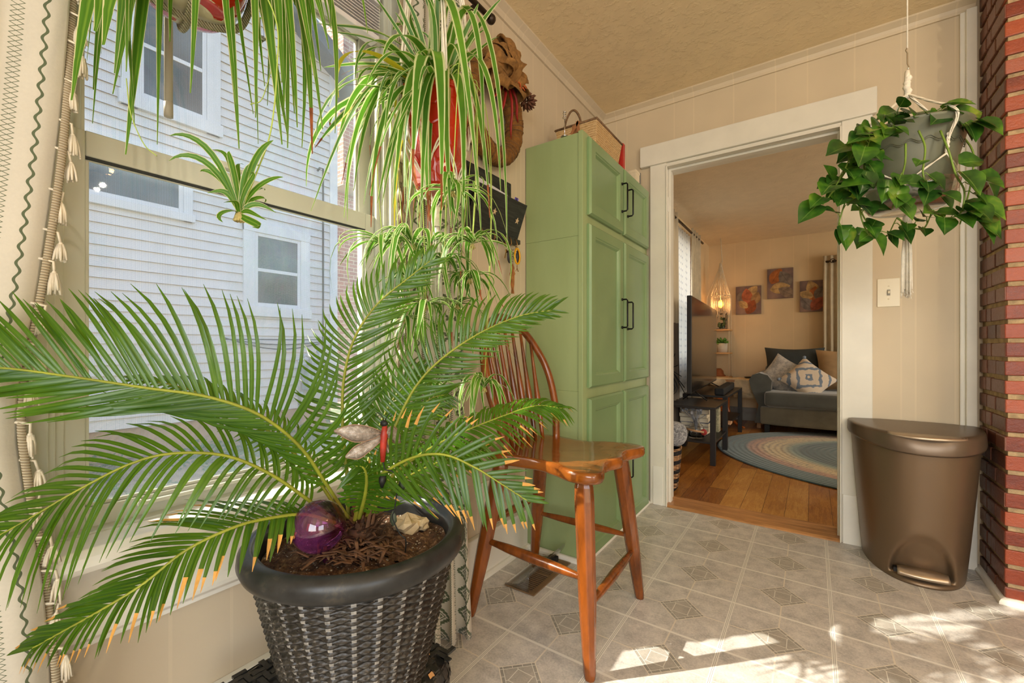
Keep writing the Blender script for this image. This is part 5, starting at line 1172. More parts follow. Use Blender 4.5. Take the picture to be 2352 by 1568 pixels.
m_rach = plain('sago_stem', (134, 140, 42), .5, .12, 20); m_rachd = plain('sago_stem_dark', (106, 108, 52), .55, .2, 30)
m_tip = plain('dried_tip', (214, 160, 80), .7, .12, 30).translucent(.3)
def frond(path, N, up_len, lo_len, ang_up=(70, 55, 22), ang_lo=(65, 45, 20), lift=.25, curl=.25, brown=0, brown_lo=None, n=62, t0=.14, wid=.0040, droop_lo=0, droop_up=0, seed=0, label=None, ramp=3.4):
    n = int(n*.78); wid *= .86
    rn = random.Random(seed); P = [at(*p)-PO for p in path]; SP = spline(P, 120); L = [0]
    for a, b in zip(SP, SP[1:]): L.append(L[-1]+(b-a).length)
    T = L[-1]
    def pos(t):
        d = t*T; i = 0
        while i < 119 and L[i+1] < d: i += 1
        f = (d-L[i])/(L[i+1]-L[i]+1e-9); return SP[i].lerp(SP[i+1], f), (SP[min(i+2, 120)]-SP[max(i-1, 0)]).normalized()
    N = Vector(N); p_, t_ = pos(.5); FL = 1 if N.cross(t_).dot(UV_-BV*.35) > 0 else -1
    s = MB(); s.tube(SP, [.0042*(1-.78*i/120)+.0004 for i in range(121)], 7, 0, flat=.8)
    fr = s.build('frond', [m_rach], palm); 
    if label: fr['label'] = label
    m = MB()
    for side in (1, -1):
        ln_, an_, br, dr = (up_len, ang_up, brown, droop_up) if side == 1 else (lo_len, ang_lo, brown if brown_lo is None else brown_lo, droop_lo)
        for k in range(n):
            t = t0+(1-t0)*(k+.5*rn.random())/n
            p, tg = pos(t); nn = (N-tg*N.dot(tg)).normalized(); sd = nn.cross(tg)*side*FL
            if (tg.cross(nn)).length < .1: continue
            tt = (t-t0)/(1-t0); prof = min(1, .28+tt*ramp)*(1-.62*max(0, (tt-.35)/.65)**1.6); l = ln_*prof*rn.uniform(.93, 1.05)
            a = lerp(an_[0], an_[1], min(1, tt*2)) if tt < .5 else lerp(an_[1], an_[2], (tt-.5)*2); a = R(a+rn.uniform(-4, 4))
            d = (sd*math.sin(a)+tg*math.cos(a)+nn*(lift+rn.uniform(-.06, .06))).normalized()
            cdir = (tg*.55-nn*.9-Vector((0, 0, dr))).normalized(); pts = []; cu = curl*rn.uniform(.6, 1.5)
            for i in range(7):
                q = i/6; pts.append(p+d*(l*q)+cdir*(l*cu*q**4.0)+Vector((0, 0, -1))*(l*dr*q*q))
            w_ = wid*rn.uniform(.9, 1.1); ws = [w_*.55, w_, w_, w_*.98, w_*.9, w_*.68, w_*.08]
            st = len(m.f); m.ribbon(pts, ws, (sd*math.cos(a)-tg*math.sin(a)) if True else nn, .28, 0)
            if rn.random() < br:
                kk = rn.choice([1, 1, 2]) if br < .8 else 1; 
                for f in range(st+12-2*kk, st+12): m.m[f] = 1
    m.build('leaflets', [m_fr, m_tip], fr)
    return fr
frond([(800, 1190, .86), (745, 1105, .82), (690, 1027, .78), (600, 955, .735), (480, 912, .695), (330, 890, .66), (150, 863, .635), (0, 845, .615), (-130, 850, .60), (-240, 880, .6)], vec(0, .25, 1), .185, .165, (78, 50, 26), (46, 22, 12), lift=.05, curl=.30, seed=1, n=80, t0=.12, label='longest frond, reaching out of frame to the left')
frond([(800, 1190, .88), (797, 1090, .89), (787, 980, .90), (790, 870, .92), (815, 775, .94), (868, 697, .96), (940, 637, .97), (992, 596, .975)], vec(0, .05, 1), .112, .118, (80, 62, 30), (66, 52, 25), lift=.12, curl=.24, seed=2, n=58, t0=.16, label='upright frond in front of the window')
frond([(830, 1180, .88), (868, 1080, .9), (905, 985, .92), (952, 892, .94), (1012, 826, .95), (1100, 766, .96), (1190, 727, .96), (1268, 712, .95)], vec(0, .3, .95), .118, .10, (80, 62, 28), (70, 48, 22), lift=.15, curl=.28, seed=3, n=60, t0=.14, label='frond arching up to the right across the chair back')
frond([(840, 1190, .88), (885, 1110, .92), (955, 1050, .97), (1045, 1000, 1.02), (1150, 957, 1.06), (1230, 932, 1.08), (1292, 938, 1.08)], vec(-.25, .75, .6), .105, .095, (70, 58, 25), (70, 52, 25), lift=.15, curl=.4, brown=.35, droop_lo=.3, droop_up=.25, seed=4, n=56, t0=.3, label='frond with dry tips reaching over the chair seat')
frond([(815, 1195, .84), (832, 1135, .82), (880, 1087, .80), (950, 1050, .78), (1020, 1044, .77), (1090, 1073, .765), (1150, 1110, .76), (1215, 1152, .76)], vec(0, .3, 1), .100, .112, (58, 48, 22), (66, 62, 34), lift=.1, curl=.12, brown=.7, brown_lo=.8, droop_lo=.15, seed=5, n=34, t0=.18, wid=.0042, label='yellow tipped frond bending down toward the chair')
frond([(770, 1195, .85), (700, 1142, .8), (620, 1088, .76), (520, 1047, .72), (400, 1041, .68), (300, 1065, .655), (180, 1125, .63), (60, 1195, .605), (-60, 1262, .59)], vec(.1, .75, .7), .135, .115, (62, 44, 26), (72, 46, 22), lift=.10, curl=.3, droop_lo=.75, ramp=1.1, seed=6, n=50, t0=.12, label='frond sweeping down to the lower left')
frond([(770, 1200, .82), (700, 1182, .775), (620, 1190, .73), (540, 1210, .69), (430, 1262, .65), (330, 1340, .62), (230, 1402, .60), (140, 1452, .59), (75, 1488, .585)], vec(-.25, .75, .62), .125, .062, (58, 40, 18), (66, 50, 22), lift=.05, curl=.12, brown=.22, brown_lo=.55, droop_lo=.6, seed=7, n=56, t0=.10, wid=.0045, label='lowest frond with orange dried tips')
frond([(815, 1185, .9), (835, 1100, .95), (862, 1005, 1.0), (892, 935, 1.02), (930, 885, 1.03), (975, 855, 1.03)], vec(0, .3, .95), .10, .10, (75, 55, 25), (75, 55, 25), lift=.15, curl=.25, seed=8, n=44)
frond([(830, 1180, .9), (880, 1085, .97), (925, 1010, 1.02), (955, 950, 1.05), (990, 915, 1.06), (1030, 905, 1.06)], vec(.2, .3, .9), .085, .085, (75, 60, 30), (75, 60, 30), lift=.15, curl=.4, droop_lo=.3, seed=9, n=40)
frond([(840, 1190, .88), (900, 1120, .94), (965, 1080, .98), (1040, 1050, 1.01), (1110, 1035, 1.02)], vec(0, .7, .6), .085, .085, (70, 55, 25), (70, 55, 25), lift=.2, curl=.3, brown=.3, droop_lo=.25, seed=10, n=36)
frond([(785, 1185, .88), (720, 1090, .86), (630, 1000, .83), (520, 930, .80), (400, 885, .785), (290, 872, .775)], vec(.1, .8, .5), .06, .045, (70, 50, 25), (70, 50, 25), lift=.2, curl=.35, droop_lo=.3, seed=11, n=44)
0 and frond([(810, 1185, .86), (790, 1120, .83), (770, 1080, .80), (735, 1060, .78), (690, 1062, .765)], vec(.1, .7, .7), .07, .07, (70, 55, 30), (70, 55, 30), lift=.2, curl=.3, droop_lo=.3, seed=12, n=30)
frond([(825, 1190, .84), (838, 1140, .81), (842, 1100, .79), (835, 1075, .775), (815, 1070, .765)], vec(.3, .5, .8), .07, .07, (70, 55, 30), (60, 50, 30), lift=.2, curl=.5, droop_lo=.6, droop_up=.6, seed=13, n=30)
# ---- purple watering globe, insect stake
m_purp = Mat('purple_glass', (150, 70, 150), .04, trans=.8, ior=1.2); q = m_purp.noise(7, 4, .6); m_purp.base(m_purp.ramp(q, [(.35, (140, 50, 136)), (.55, (190, 110, 184)), (.7, (226, 176, 220))]))
g0 = at(733, 1208, .775); m_purp = glassy('purple_glass_thin', (218, 156, 208), .2, haze=.2, hazec=(170, 84, 160)); wg = thing('watering_globe', 'purple glass watering globe stuck in the potting soil', 'watering globe', g0)
s = MB(); s.ball((0, 0, 0), .0455, 32); s.build('globe', m_purp, wg)
e = at(762, 1322, .79)-g0; s = MB(); s.tube([Vector((0, 0, 0))+e.normalized()*.043, e*.75, e*1.15], [.010, .0075, .005], 12); s.build('stem', m_purp, wg)
df0 = at(882, 1020, .79); dg = thing('insect_garden_stake', 'metal dragonfly garden stake with red body and grey wings in the palm pot', 'garden stake', df0)
def dl(u, v, f=.86): return at(u, v, f-.07)-df0
m_dred = plain('rusty_red_paint', (150, 44, 30), .45, .2, 60); m_wing = Mat('aged_tin_wing', (168, 156, 140), .45, .3); q = m_wing.noise(28, 5, .75); m_wing.base(m_wing.ramp(q, [(.32, (74, 64, 54)), (.5, (136, 126, 114)), (.7, (196, 190, 182))])); m_wing.bump(q, .8, .006)
m_iron = Mat('dark_wire', (34, 36, 34), .5, .4)
s = MB(); s.tube([dl(884, 975), dl(882, 1000), dl(880, 1030), dl(879, 1060)], [.004, .0068, .006, .004], 10); s.build('body', m_dred, dg)
s = MB(); s.ball(dl(882, 972), .0062, 10, sc3=(1.3, 1, 1)); s.tube([dl(879, 1092), dl(878, 1105), dl(877, 1120)], [.006, .0065, .002], 8); s.build('head_and_tail', m_iron, dg)
def wing(pts):
    s = MB(); n = len(pts)//2; a = spline([dl(*p) for p in pts[:n]], 14); b = spline([dl(*p) for p in pts[n:]], 14); s.grid(lambda u, v: a[int(round(u*14))].lerp(b[int(round(u*14))], v)+BV*(.004*math.sin(math.pi*v)), 14, 6); s.build('wing', m_wing, dg, solid=.0012)
    s = MB(); s.tube([p+BV*.001 for p in a], .0009, 4); s.tube([p+BV*.001 for p in b], .0009, 4); s.tube([(p+q)/2+BV*.004 for p, q in zip(a, b)], .0008, 4); s.build('wing_vein', plain('vein_bronze', (150, 120, 96), .5, 0), dg)
wing([(876, 990, .86), (850, 980, .85), (810, 975, .84), (768, 988, .83), (876, 998, .86), (850, 1010, .85), (812, 1014, .84), (770, 992, .83)])
wing([(876, 998, .86), (840, 1014, .85), (815, 1025, .84), (794, 1047, .835), (876, 1012, .86), (850, 1035, .85), (825, 1053, .84), (797, 1051, .835)])
wing([(887, 988, .86), (900, 978, .87), (912, 984, .88), (920, 1000, .89), (887, 1000, .86), (897, 1008, .87), (908, 1018, .88), (921, 1016, .89)])
wing([(886, 1005, .86), (890, 1015, .865), (893, 1025, .87), (897, 1035, .87), (885, 1015, .86), (886, 1024, .865), (888, 1034, .87), (892, 1040, .87)])
s = MB(); s.tube([dl(882, 966), dl(876, 952), dl(868, 947), dl(862, 952), dl(866, 958), dl(871, 953)], .0008, 5); s.tube([dl(884, 966), dl(890, 954), dl(896, 948), dl(900, 953), dl(895, 958)], .0008, 5); s.build('antennae', m_iron, dg)
s = MB(); s.tube(spline([dl(880, 1060), dl(885, 1078), dl(900, 1082), dl(918, 1100), (dl(912, 1130)), dl(906, 1170), dl(902, 1190), dl(918, 1225), dl(932, 1240), dl(930, 1275, .87)], 40), .0012, 6); s.build('wire_stem', m_iron, dg)
s = MB()
for (u, v, h) in ((924, 1108, .016), (903, 1190, .014)): s.ribbon([dl(u, v)+UV_*h*k for k in (-1, -.4, .3, 1)], [.001, .0065, .0055, .001], RV, .2)
s.build('wire_leaves', plain('dark_tin_leaf', (58, 66, 50), .5, .1, 30), dg, solid=.001)
# ================================================================== SPIDER PLANTS
m_sp = Mat('spider_leaf', (110, 160, 60), .4); x, y, z = m_sp.xyz('UV'); q = m_sp.noise(6, 3); e_ = abs(x-.5)*2
gcol = m_sp.ramp(q, [(.3, (70, 124, 34)), (.6, (100, 154, 44)), (.75, (142, 186, 58))]); cc = m_sp.mix((e_ > .66)*.9, gcol, (228, 232, 176)); m_sp.base(cc); m_sp.translucent(.5)
m_sp2 = Mat('spider_leaf_green', (96, 146, 40), .4); x, y, z = m_sp2.xyz('UV'); e_ = abs(x-.5)*2; m_sp2.base(m_sp2.mix(e_ > .84, m_sp2.ramp(e_, [(0, (128, 168, 54)), (.3, (78, 128, 30)), (.8, (92, 142, 38))]), (226, 222, 168))); m_sp2.translucent(.5)
m_spy = Mat('spider_leaf_yellowing', (206, 196, 50), .5); m_spy.translucent(.5); m_spb = plain('withered_tip', (132, 72, 34), .8, .2, 40)
m_run = plain('runner_stem', (170, 190, 90), .5, .05); m_root = plain('plantlet_root', (176, 160, 100), .8, .2, 60)
def sleaf(mb_, a, b, c, d, w, sd, n=12, fold=.22, tip=0, mi=0, twist=0):
    pts = bez(Vector(a), Vector(b), Vector(c), Vector(d), n); k_ = math.sin((d[0]+d[1])*977.)*.02+math.sin(d[2]*511.)*.012; pts = [p+RV*(k_*(i/n)**2*(1-i/n)*4)+BV*(math.sin(d[2]*333.)*.012*(i/n)) for i, p in enumerate(pts)]; ws = [w*min(1, .55+1.6*i/n)*(1-max(0, (i/n-.45)/.55)**1.7*.93) for i in range(n+1)]
    st = len(mb_.f); mb_.ribbon(pts, ws, sd, fold, mi)
    if tip:
        for f in range(st+2*(n-tip), st+2*n): mb_.m[f] = 1
def plantlet(parent, O, c, r, n, seed, droop=1.0, up=.6, w=.0055, bias=None, mi=0, leaves=None):
    """c = centre (world), O = parent's origin"""
    rn = random.Random(seed); c = Vector(c)-O; s = MB()
    for k in range(n):
        a = 2*math.pi*(k*.618)+rn.uniform(-.3, .3); l = r*rn.uniform(.65, 1.15); d = Vector((math.cos(a), math.sin(a), 0))
        if bias: d = (d+bias*.8).normalized()
        h = up*rn.uniform(.3, 1.1)*r; tp = c+d*l*rn.uniform(.75, 1.0)+Vector((0, 0, -l*droop*rn.uniform(.1, 1.05)))
        sleaf(s, c, c+d*l*.3+Vector((0, 0, h)), c+d*l*.75+Vector((0, 0, h*.7)), tp, w*rn.uniform(.7, 1.25), d.cross(Vector((0, 0, 1))), 9, tip=1 if rn.random() < .12 else 0)
    pl = s.build('plantlet', [m_sp, m_spb], parent); s = MB()
    for k in range(7):
        a = k*.9; s.tube([c, c+Vector((math.cos(a)*.008, math.sin(a)*.008, -.012+.006*math.sin(k*3)))], [.003, .0012], 5)
    s.build('root_nubs', m_root, pl); return pl
# ---- plant A, centre
A0 = at(1003, 235, 1.2); spa = thing('hanging_spider_plant', 'big variegated spider plant in a red pot hung in front of the right curtain', 'plant', A0)
m_red = Mat('red_glazed_pot', (190, 38, 18), .18, coat=.6); q = m_red.noise(5, 3); v_ = m_red.voro(22, 'Distance', feature='DISTANCE_TO_EDGE'); m_red.base(m_red.ramp(q, [(.35, (168, 26, 14)), (.65, (206, 50, 24))])); m_red.bump(X.op('MINIMUM', v_, .08)*8, .5, .003)
s = MB(); s.lathe([(0, -.245), (.052, -.245), (.058, -.238), (.075, -.14), (.088, -.03), (.092, -.0), (.098, .0), (.098, .018), (.090, .018), (.082, -.02), (0, -.03)], 10, smooth=False); s.build('pot', m_red, spa, bevel=.004)
m_cord = plain('macrame_cord', (232, 224, 206), .85, .05, 60, .6, 260, .002)
def cordpair(mb_, pts, r=.0022, n=3, spread=.0035, seg=24):
    sp_ = spline(pts, seg)
    for k in range(n):
        a = 2*math.pi*k/n; mb_.tube([p+Vector((math.cos(a+i*.5), math.sin(a+i*.5), 0))*spread for i, p in enumerate(sp_)], r, 5)
ztop = 2.44-A0.z
s = MB()
for k in range(4):
    a = math.pi/4+k*math.pi/2+.2; c_, s_ = math.cos(a), math.sin(a)
    cordpair(s, [(0, 0, ztop), (.060*c_, .060*s_, .40), (.099*c_, .099*s_, .02), (.095*c_, .095*s_, -.06), (.085*c_, .085*s_, -.12)], .0030, 4, .005)
    a2 = a+math.pi/4
    for sg in (-1, 1): cordpair(s, [(.083*c_, .083*s_, -.12), (.072*math.cos(a+sg*.4), .072*math.sin(a+sg*.4), -.18), (.062*math.cos(a+sg*.78), .062*math.sin(a+sg*.78), -.235), (.02*math.cos(a+sg*.8), .02*math.sin(a+sg*.8), -.275), (0, 0, -.30)], n=2)
s.build('macrame_hanger', m_cord, spa)
s = MB(); rn = random.Random(3); s.lathe([(.008, -.29), (.014, -.30), (.015, -.33), (.012, -.345)], 12)
for k in range(46):
    a = rn.uniform(0, 6.28); r = rn.uniform(.004, .020); c_, s_ = math.cos(a), math.sin(a); s.tube([(.006*c_, .006*s_, -.33), (r*.7*c_, r*.7*s_, -.42), (r*c_, r*s_, -.56-rn.uniform(0, .03))], .0021, 5)
for k in range(60):
    a = rn.uniform(0, 6.28); r = rn.uniform(.01, .026); s.tube([(r*.8*math.cos(a), r*.8*math.sin(a), -.56), (r*1.1*math.cos(a), r*1.1*math.sin(a), -.60-rn.uniform(0, .012))], .0009, 3)
s.build('tassel', m_cord, spa)
s = MB(); rn = random.Random(21)
def aim(mb_, O, C0, tip, h, w, mi=0, tipb=0, k1=.25, k2=.92, mn=0):
    """leaf from crown C0 over an arch of height h to the tip (all world)"""
    C0, tip = Vector(C0)-O, Vector(tip)-O; d = tip-C0; dh = Vector((d.x, d.y, 0)); top = max(0, d.z)
    b = C0+dh*k1+Vector((0, 0, top+h)); c = C0+dh*k2+Vector((0, 0, (top+h)*.85)); sd = dh.cross(Vector((0, 0, 1)))
    if sd.length < .01: sd = RV
    sd.normalize(); sd1 = RV+BV*random.uniform(-.6, .6); sd1 = sd1 if sd1.dot(sd) > 0 else -sd1
    sleaf(mb_, C0, b, c, tip, w, lambda i: sd*(1-i/16*.9)+sd1*(i/16*1.1), 16, tip=tipb, mi=mi)
CA = A0+Vector((0, 0, 0))
expl = [((1165, 575, 1.12), .40, .008), ((1150, 440, 1.05), .30, .009), ((1100, 470, 1.0), .36, .010), ((1012, 480, .98), .24, .012), ((985, 505, 1.0), .16, .012), ((965, 520, 1.0), .2, .010),
        ((905, 480, 1.02), .22, .010), ((720, 335, 1.25), .10, .009), ((700, 425, 1.25), .12, .008), ((722, 310, 1.1), .16, .009), ((770, 345, 1.15), .2, .009), ((790, 500, 1.1), .14, .008), ((815, 440, 1.12), .12, .009), ((748, 395, 1.2), .1, .008),
        ((850, 520, 1.05), .12, .009), ((870, 470, 1.1), .1, .010), ((835, 470, 1.2), .08, .009), ((1060, 560, 1.0), .15, .010), ((1110, 380, 1.1), .34, .008), ((1125, 500, 1.1), .28, .009), ((1070, 300, 1.0), .3, .009), ((950, 420, .95), .22, .012), ((930, 540, .98), .18, .010), ((1035, 520, 1.0), .2, .011),
        ((740, 150, 1.3), .02, .008), ((715, 50, 1.28), .0, .009), ((740, 75, 1.2), .0, .008), ((800, 130, 1.2), .05, .009), ((880, 140, 1.0), .3, .010), ((905, 75, 1.25), .1, .007), ((760, 250, 1.1), .15, .008), ((755, 290, 1.25), .1, .008)]
for tp, h, w in expl: aim(s, A0, CA+Vector((rn.uniform(-.03, .03), rn.uniform(-.03, .03), 0)), at(*tp), h if h > .3 else h*.55, w*1.3, tipb=1 if rn.random() < .2 else 0, k1=rn.uniform(.15, .4), k2=rn.uniform(.7, 1.0))
for k in range(112):
    a = rn.uniform(0, 6.28); rr_ = rn.uniform(.06, .28); 
    cl_ = math.cos(a-math.atan2(-RV.y, -RV.x)); left = cl_ > .2
    if left: rr_ *= 1.15
    elif cl_ < -.3:
        if rn.random() < .85: continue
        rr_ *= .62
    x, y = math.cos(a)*rr_, math.sin(a)*rr_; z = -rn.uniform(.02, .42)+(.05 if left else 0)
    tp = A0+Vector((x, y, z)); tp.x = max(tp.x, .115 if tp.y > .8 else .05)
    yel = left and rn.random() < .12
    aim(s, A0, CA+Vector((rn.uniform(-.04, .04), rn.uniform(-.04, .04), 0)), tp, rn.uniform(.0, .13), rn.uniform(.005, .0105), mi=2 if yel else 0, tipb=rn.choice([0, 0, 0, 0, 1, 2]), k1=rn.uniform(.15, .6), k2=rn.uniform(.55, 1.0))
for k in range(26):
    a = rn.uniform(0, 6.28); rr_ = rn.uniform(.05, .2); tp = A0+Vector((math.cos(a)*rr_, math.sin(a)*rr_, rn.uniform(.12, .3))); tp.x = max(tp.x, .12)
    C0 = CA; d = tp-C0; sleaf(s, C0-A0, C0-A0+d*.3+UV_*.04, C0-A0+d*.7+UV_*.06, tp-A0, rn.uniform(.005, .009), RV, 12)
s.build('foliage', [m_sp, m_spb, m_spy], spa)
pls = [((948, 562, 1.15), .17, 26, 1, -RV*1.0, .35), ((880, 560, 1.12), .13, 12, 2, -RV*.7, .3), ((1085, 560, 1.12), .13, 20, 3, None, .4), ((1040, 440, 1.05), .13, 18, 4, None, .3), ((1078, 640, 1.15), .12, 18, 5, None, .3), ((978, 700, 1.1), .14, 22, 6, -RV*.3, .2), ((1020, 600, 1.15), .12, 18, 7, None, .3), ((935, 640, 1.18), .12, 16, 8, -RV*.4, .2), ((1115, 775, 1.25), .10, 22, 9, None, .35), ((1112, 890, 1.2), .13, 20, 10, -RV*.6, .5), ((990, 560, 1.2), .12, 16, 11, None, .3), ((1050, 700, 1.2), .10, 14, 12, None, .3), ((930, 730, 1.15), .12, 14, 13, None, .1), ((985, 880, 1.2), .12, 12, 14, None, .1)]
sr_ = MB()
for (c, r, n, sd, bias, up) in pls:
    cw = at(*c); cw.x = max(cw.x, .16); plantlet(spa, A0, cw, r, n, sd, 1.1, up, .0070, bias)
    st = CA-A0+Vector((rn.uniform(-.05, .05), rn.uniform(-.05, .05), 0)); e = cw-A0; side = Vector((e.x, e.y, 0)).normalized()*.12 if Vector((e.x, e.y, 0)).length > .02 else RV*.1
    sr_.tube(bez(st, st+side+UV_*.12, Vector((e.x, e.y, 0))*1.05+side*.4+UV_*.1, e, 24), .0013, 5)
sr_.build('runners', m_run, spa)
# ---- plant B, top left
B0_ = at(432, -140, .80); spb = thing('hanging_spider_plant', 'spider plant hanging at the top left, its red and cream pot cut by the frame', 'plant', B0_)
zb_ = at(432, 28, .80).z-B0_.z
m_cream = plain('cream_enamel', (206, 196, 164), .35, .06, 20)
PBR = [(.036, 0), (.060, .006), (.078, .026), (.090, .052), (.097, .085), (.103, .125)]
def pbp(v):
    q = v*5; i = min(4, int(q)); f = q-i; return lerp(PBR[i][0], PBR[i+1][0], f), lerp(PBR[i][1], PBR[i+1][1], f)+zb_
s = MB(); s.lathe([(0, zb_)]+[(r_, zb_+z_) for r_, z_ in PBR]+[(.108, zb_+.13), (.108, zb_+.145), (.098, zb_+.145), (.09, zb_+.12), (0, zb_+.11)], 36); s.build('pot', m_cream, spb)
s = MB()
for k in range(4):
    a0 = k*math.pi/2+R(-55.3-45)
    def pf(u, v):
        r_, z_ = pbp(.03+.91*v); w_ = .5+(.5)*min(1, math.sin(math.pi*min(max(v*.9+.05, 0), 1))**.35); r_ += .0035*math.sin(math.pi*u)**.5*math.sin(math.pi*v)**.5; an = a0+.15+1.27*(.5+(u-.5)*w_); return (r_*math.cos(an), r_*math.sin(an), z_)
    s.grid(pf, 12, 10)
s.build('red_panels', Mat('red_enamel', (178, 30, 16), .2, coat=.5), spb)
m_rope2 = Mat('braided_rope', (206, 194, 160), .9); x, y, z = m_rope2.xyz(); bw = X.op('SINE', (x+y)*900+z*900); m_rope2.base(m_rope2.ramp(bw*.4+.5, [(.1, (158, 144, 112)), (.6, (214, 204, 174))])); m_rope2.bump(bw, 1, .003)
s = MB()
for k in range(4):
    a = k*math.pi/2+R(-10.3); c_, s_ = math.cos(a), math.sin(a); s.tube(spline([(.0, .0, 2.44-B0_.z), (.06*c_, .06*s_, .25), (.112*c_, .112*s_, .01), (.106*c_, .106*s_, zb_+.09), (.085*c_, .085*s_, zb_+.018), (.045*c_, .045*s_, zb_-.006), (.0, .0, zb_-.012)], 50), .0065, 8, flat=.8)
s.build('rope_hanger', m_rope2, spb)
s = MB(); rn = random.Random(31); CB = B0_
eb = [((182, 240, .68), .0, .014), ((203, 60, .60), .0, .018), ((240, 105, .58), .0, .020), ((275, 348, .74), .05, .013), ((250, 210, .72), .06, .012), ((355, 328, .74), .1, .013), ((322, 298, .76), .08, .009), ((435, 212, .72), .1, .010), ((390, 95, .76), .12, .013), ((372, 120, .78), .1, .012),
      ((540, 335, .80), .1, .010), ((552, 250, .76), .12, .011), ((580, 260, .80), .1, .009), ((600, 190, .76), .15, .012), ((592, 330, .84), .1, .008), ((640, 325, .78), .12, .012), ((655, 310, .80), .14, .011), ((663, 342, .84), .12, .010), ((690, 300, .80), .14, .012), ((712, 348, .86), .12, .010), ((700, 345, .88), .1, .008), ((735, 290, .84), .14, .009), ((712, 150, .84), .16, .009), ((760, 120, .84), .14, .008), ((730, 185, .80), .16, .010), ((680, 250, .86), .12, .011), ((640, 180, .78), .16, .012), ((618, 150, .80), .12, .010), ((765, 75, .86), .16, .006), ((846, 80, .9), .18, .006),
      ((215, 150, .76), .05, .011), ((225, 290, .78), .05, .009), ((305, 175, .7), .06, .008), ((295, 240, .76), .07, .010), ((205, 200, .78), .03, .010)]
for ie, (tp, h, w) in enumerate(eb): aim(s, B0_, CB+Vector((rn.uniform(-.03, .03), rn.uniform(-.03, .03), 0)), at(*tp), (h+.06) if ie > 4 else .0, w*1.5, tipb=1 if rn.random() < .15 else 0, k1=rn.uniform(.3, .6), k2=(.45+.06*ie) if ie < 5 else rn.uniform(.7, 1.05))
for k in range(26):
    u = rn.choice([rn.uniform(540, 770), rn.uniform(560, 760), rn.uniform(195, 300)]); v = rn.uniform(-60, 330) if u > 500 else rn.uniform(-80, 200); aim(s, B0_, CB+Vector((rn.uniform(-.04, .04), rn.uniform(-.04, .04), 0)), at(u, v, rn.uniform(.68, .88) if u < 500 else rn.uniform(.76, .95)), rn.uniform(.05, .2), rn.uniform(.010, .016), k1=rn.uniform(.3, .7), k2=rn.uniform(.8, 1.15), tipb=rn.choice([0, 0, 0, 0, 1]))
for k in range(40):
    a = rn.uniform(0, 6.28); rr_ = rn.uniform(.08, .22); tp = B0_+Vector((math.cos(a)*rr_, math.sin(a)*rr_, rn.uniform(-.1, .2))); tp.x = max(.05, tp.x); aim(s, B0_, CB, tp, rn.uniform(.05, .2), rn.uniform(.006, .011))
s.build('foliage', [m_sp2, m_spb], spb)
# hanging plantlet of plant B
s = MB(); c0 = at(550, 492, .72)-B0_
for tp, w, h in (((395, 315, .70), .0050, .05), ((390, 370, .70), .0050, .05), ((474, 442, .71), .0048, .02), ((506, 508, .68), .0055, .01), ((637, 330, .73), .0065, .03), ((648, 405, .74), .0045, .02), ((640, 492, .74), .0045, .02), ((612, 505, .70), .004, .01), ((590, 526, .70), .006, -.01), ((534, 352, .73), .005, .03), ((552, 372, .74), .0045, .03), ((603, 385, .73), .006, .03), ((470, 400, .72), .0045, .03), ((600, 432, .75), .004, .02), ((525, 470, .70), .004, .01), ((575, 400, .72), .0045, .02), ((500, 350, .76), .004, .03), ((615, 470, .76), .004, .02)):
    t = at(*tp)-B0_; d = t-c0; sleaf(s, c0, c0+d*.3+UV_*(.25*abs(d.z)+h), c0+d*.7+UV_*h, t, w*1.05, (d.cross(BV)) if abs(d.normalized().dot(BV)) < .9 else UV_, 10)
pl = s.build('plantlet', [m_sp2, m_spb], spb); s = MB()
for k in range(10): a = k*.63; s.tube([c0, c0+Vector((math.cos(a)*.008, math.sin(a)*.008, -.012))], [.006, .0018], 6)
s.build('root_nubs', m_root, pl)
s = MB(); s.tube(spline([at(560, -100, .78)-B0_, at(632, 40, .78)-B0_, at(636, 160, .77)-B0_, at(622, 300, .75)-B0_, at(590, 395, .73)-B0_, c0], 40), .0013, 6); s.tube(spline([at(560, -60, .78)-B0_, at(625, 100, .8)-B0_, at(605, 220, .8)-B0_, at(575, 240, .8)-B0_], 20), .0009, 5); s.tube(spline([at(290, 180, .74)-B0_, at(300, 260, .74)-B0_, at(330, 330, .74)-B0_, at(360, 358, .74)-B0_], 20), .0009, 5); s.build('runners', m_run, spb)
# ---- crystals hanging in the window
m_cry = Mat('cut_crystal', (250, 250, 255), .0, trans=1, ior=1.5)
for (u, v0, v1, f, lab) in ((602, 38, 100, .86, 'clear pointed crystal drop hanging between the leaves at the top of the window'), (706, 110, 150, .90, 'second, smaller crystal drop hanging right of the larger one')):
    c = at(u, (v0+v1)/2, f); h = (v1-v0)/996*f; cy = thing('crystal_drop', lab, 'crystal', c); s = MB(); s.lathe([(0, -h/2), (.0075, -h*.28), (.0055, h*.4), (.0, h/2)], 8, smooth=False); s.build('prism', m_cry, cy)
    s = MB(); s.tube([(0, 0, h/2), (0, 0, 2.44-c.z)], .0006, 4); s.build('thread', m_cord, cy)
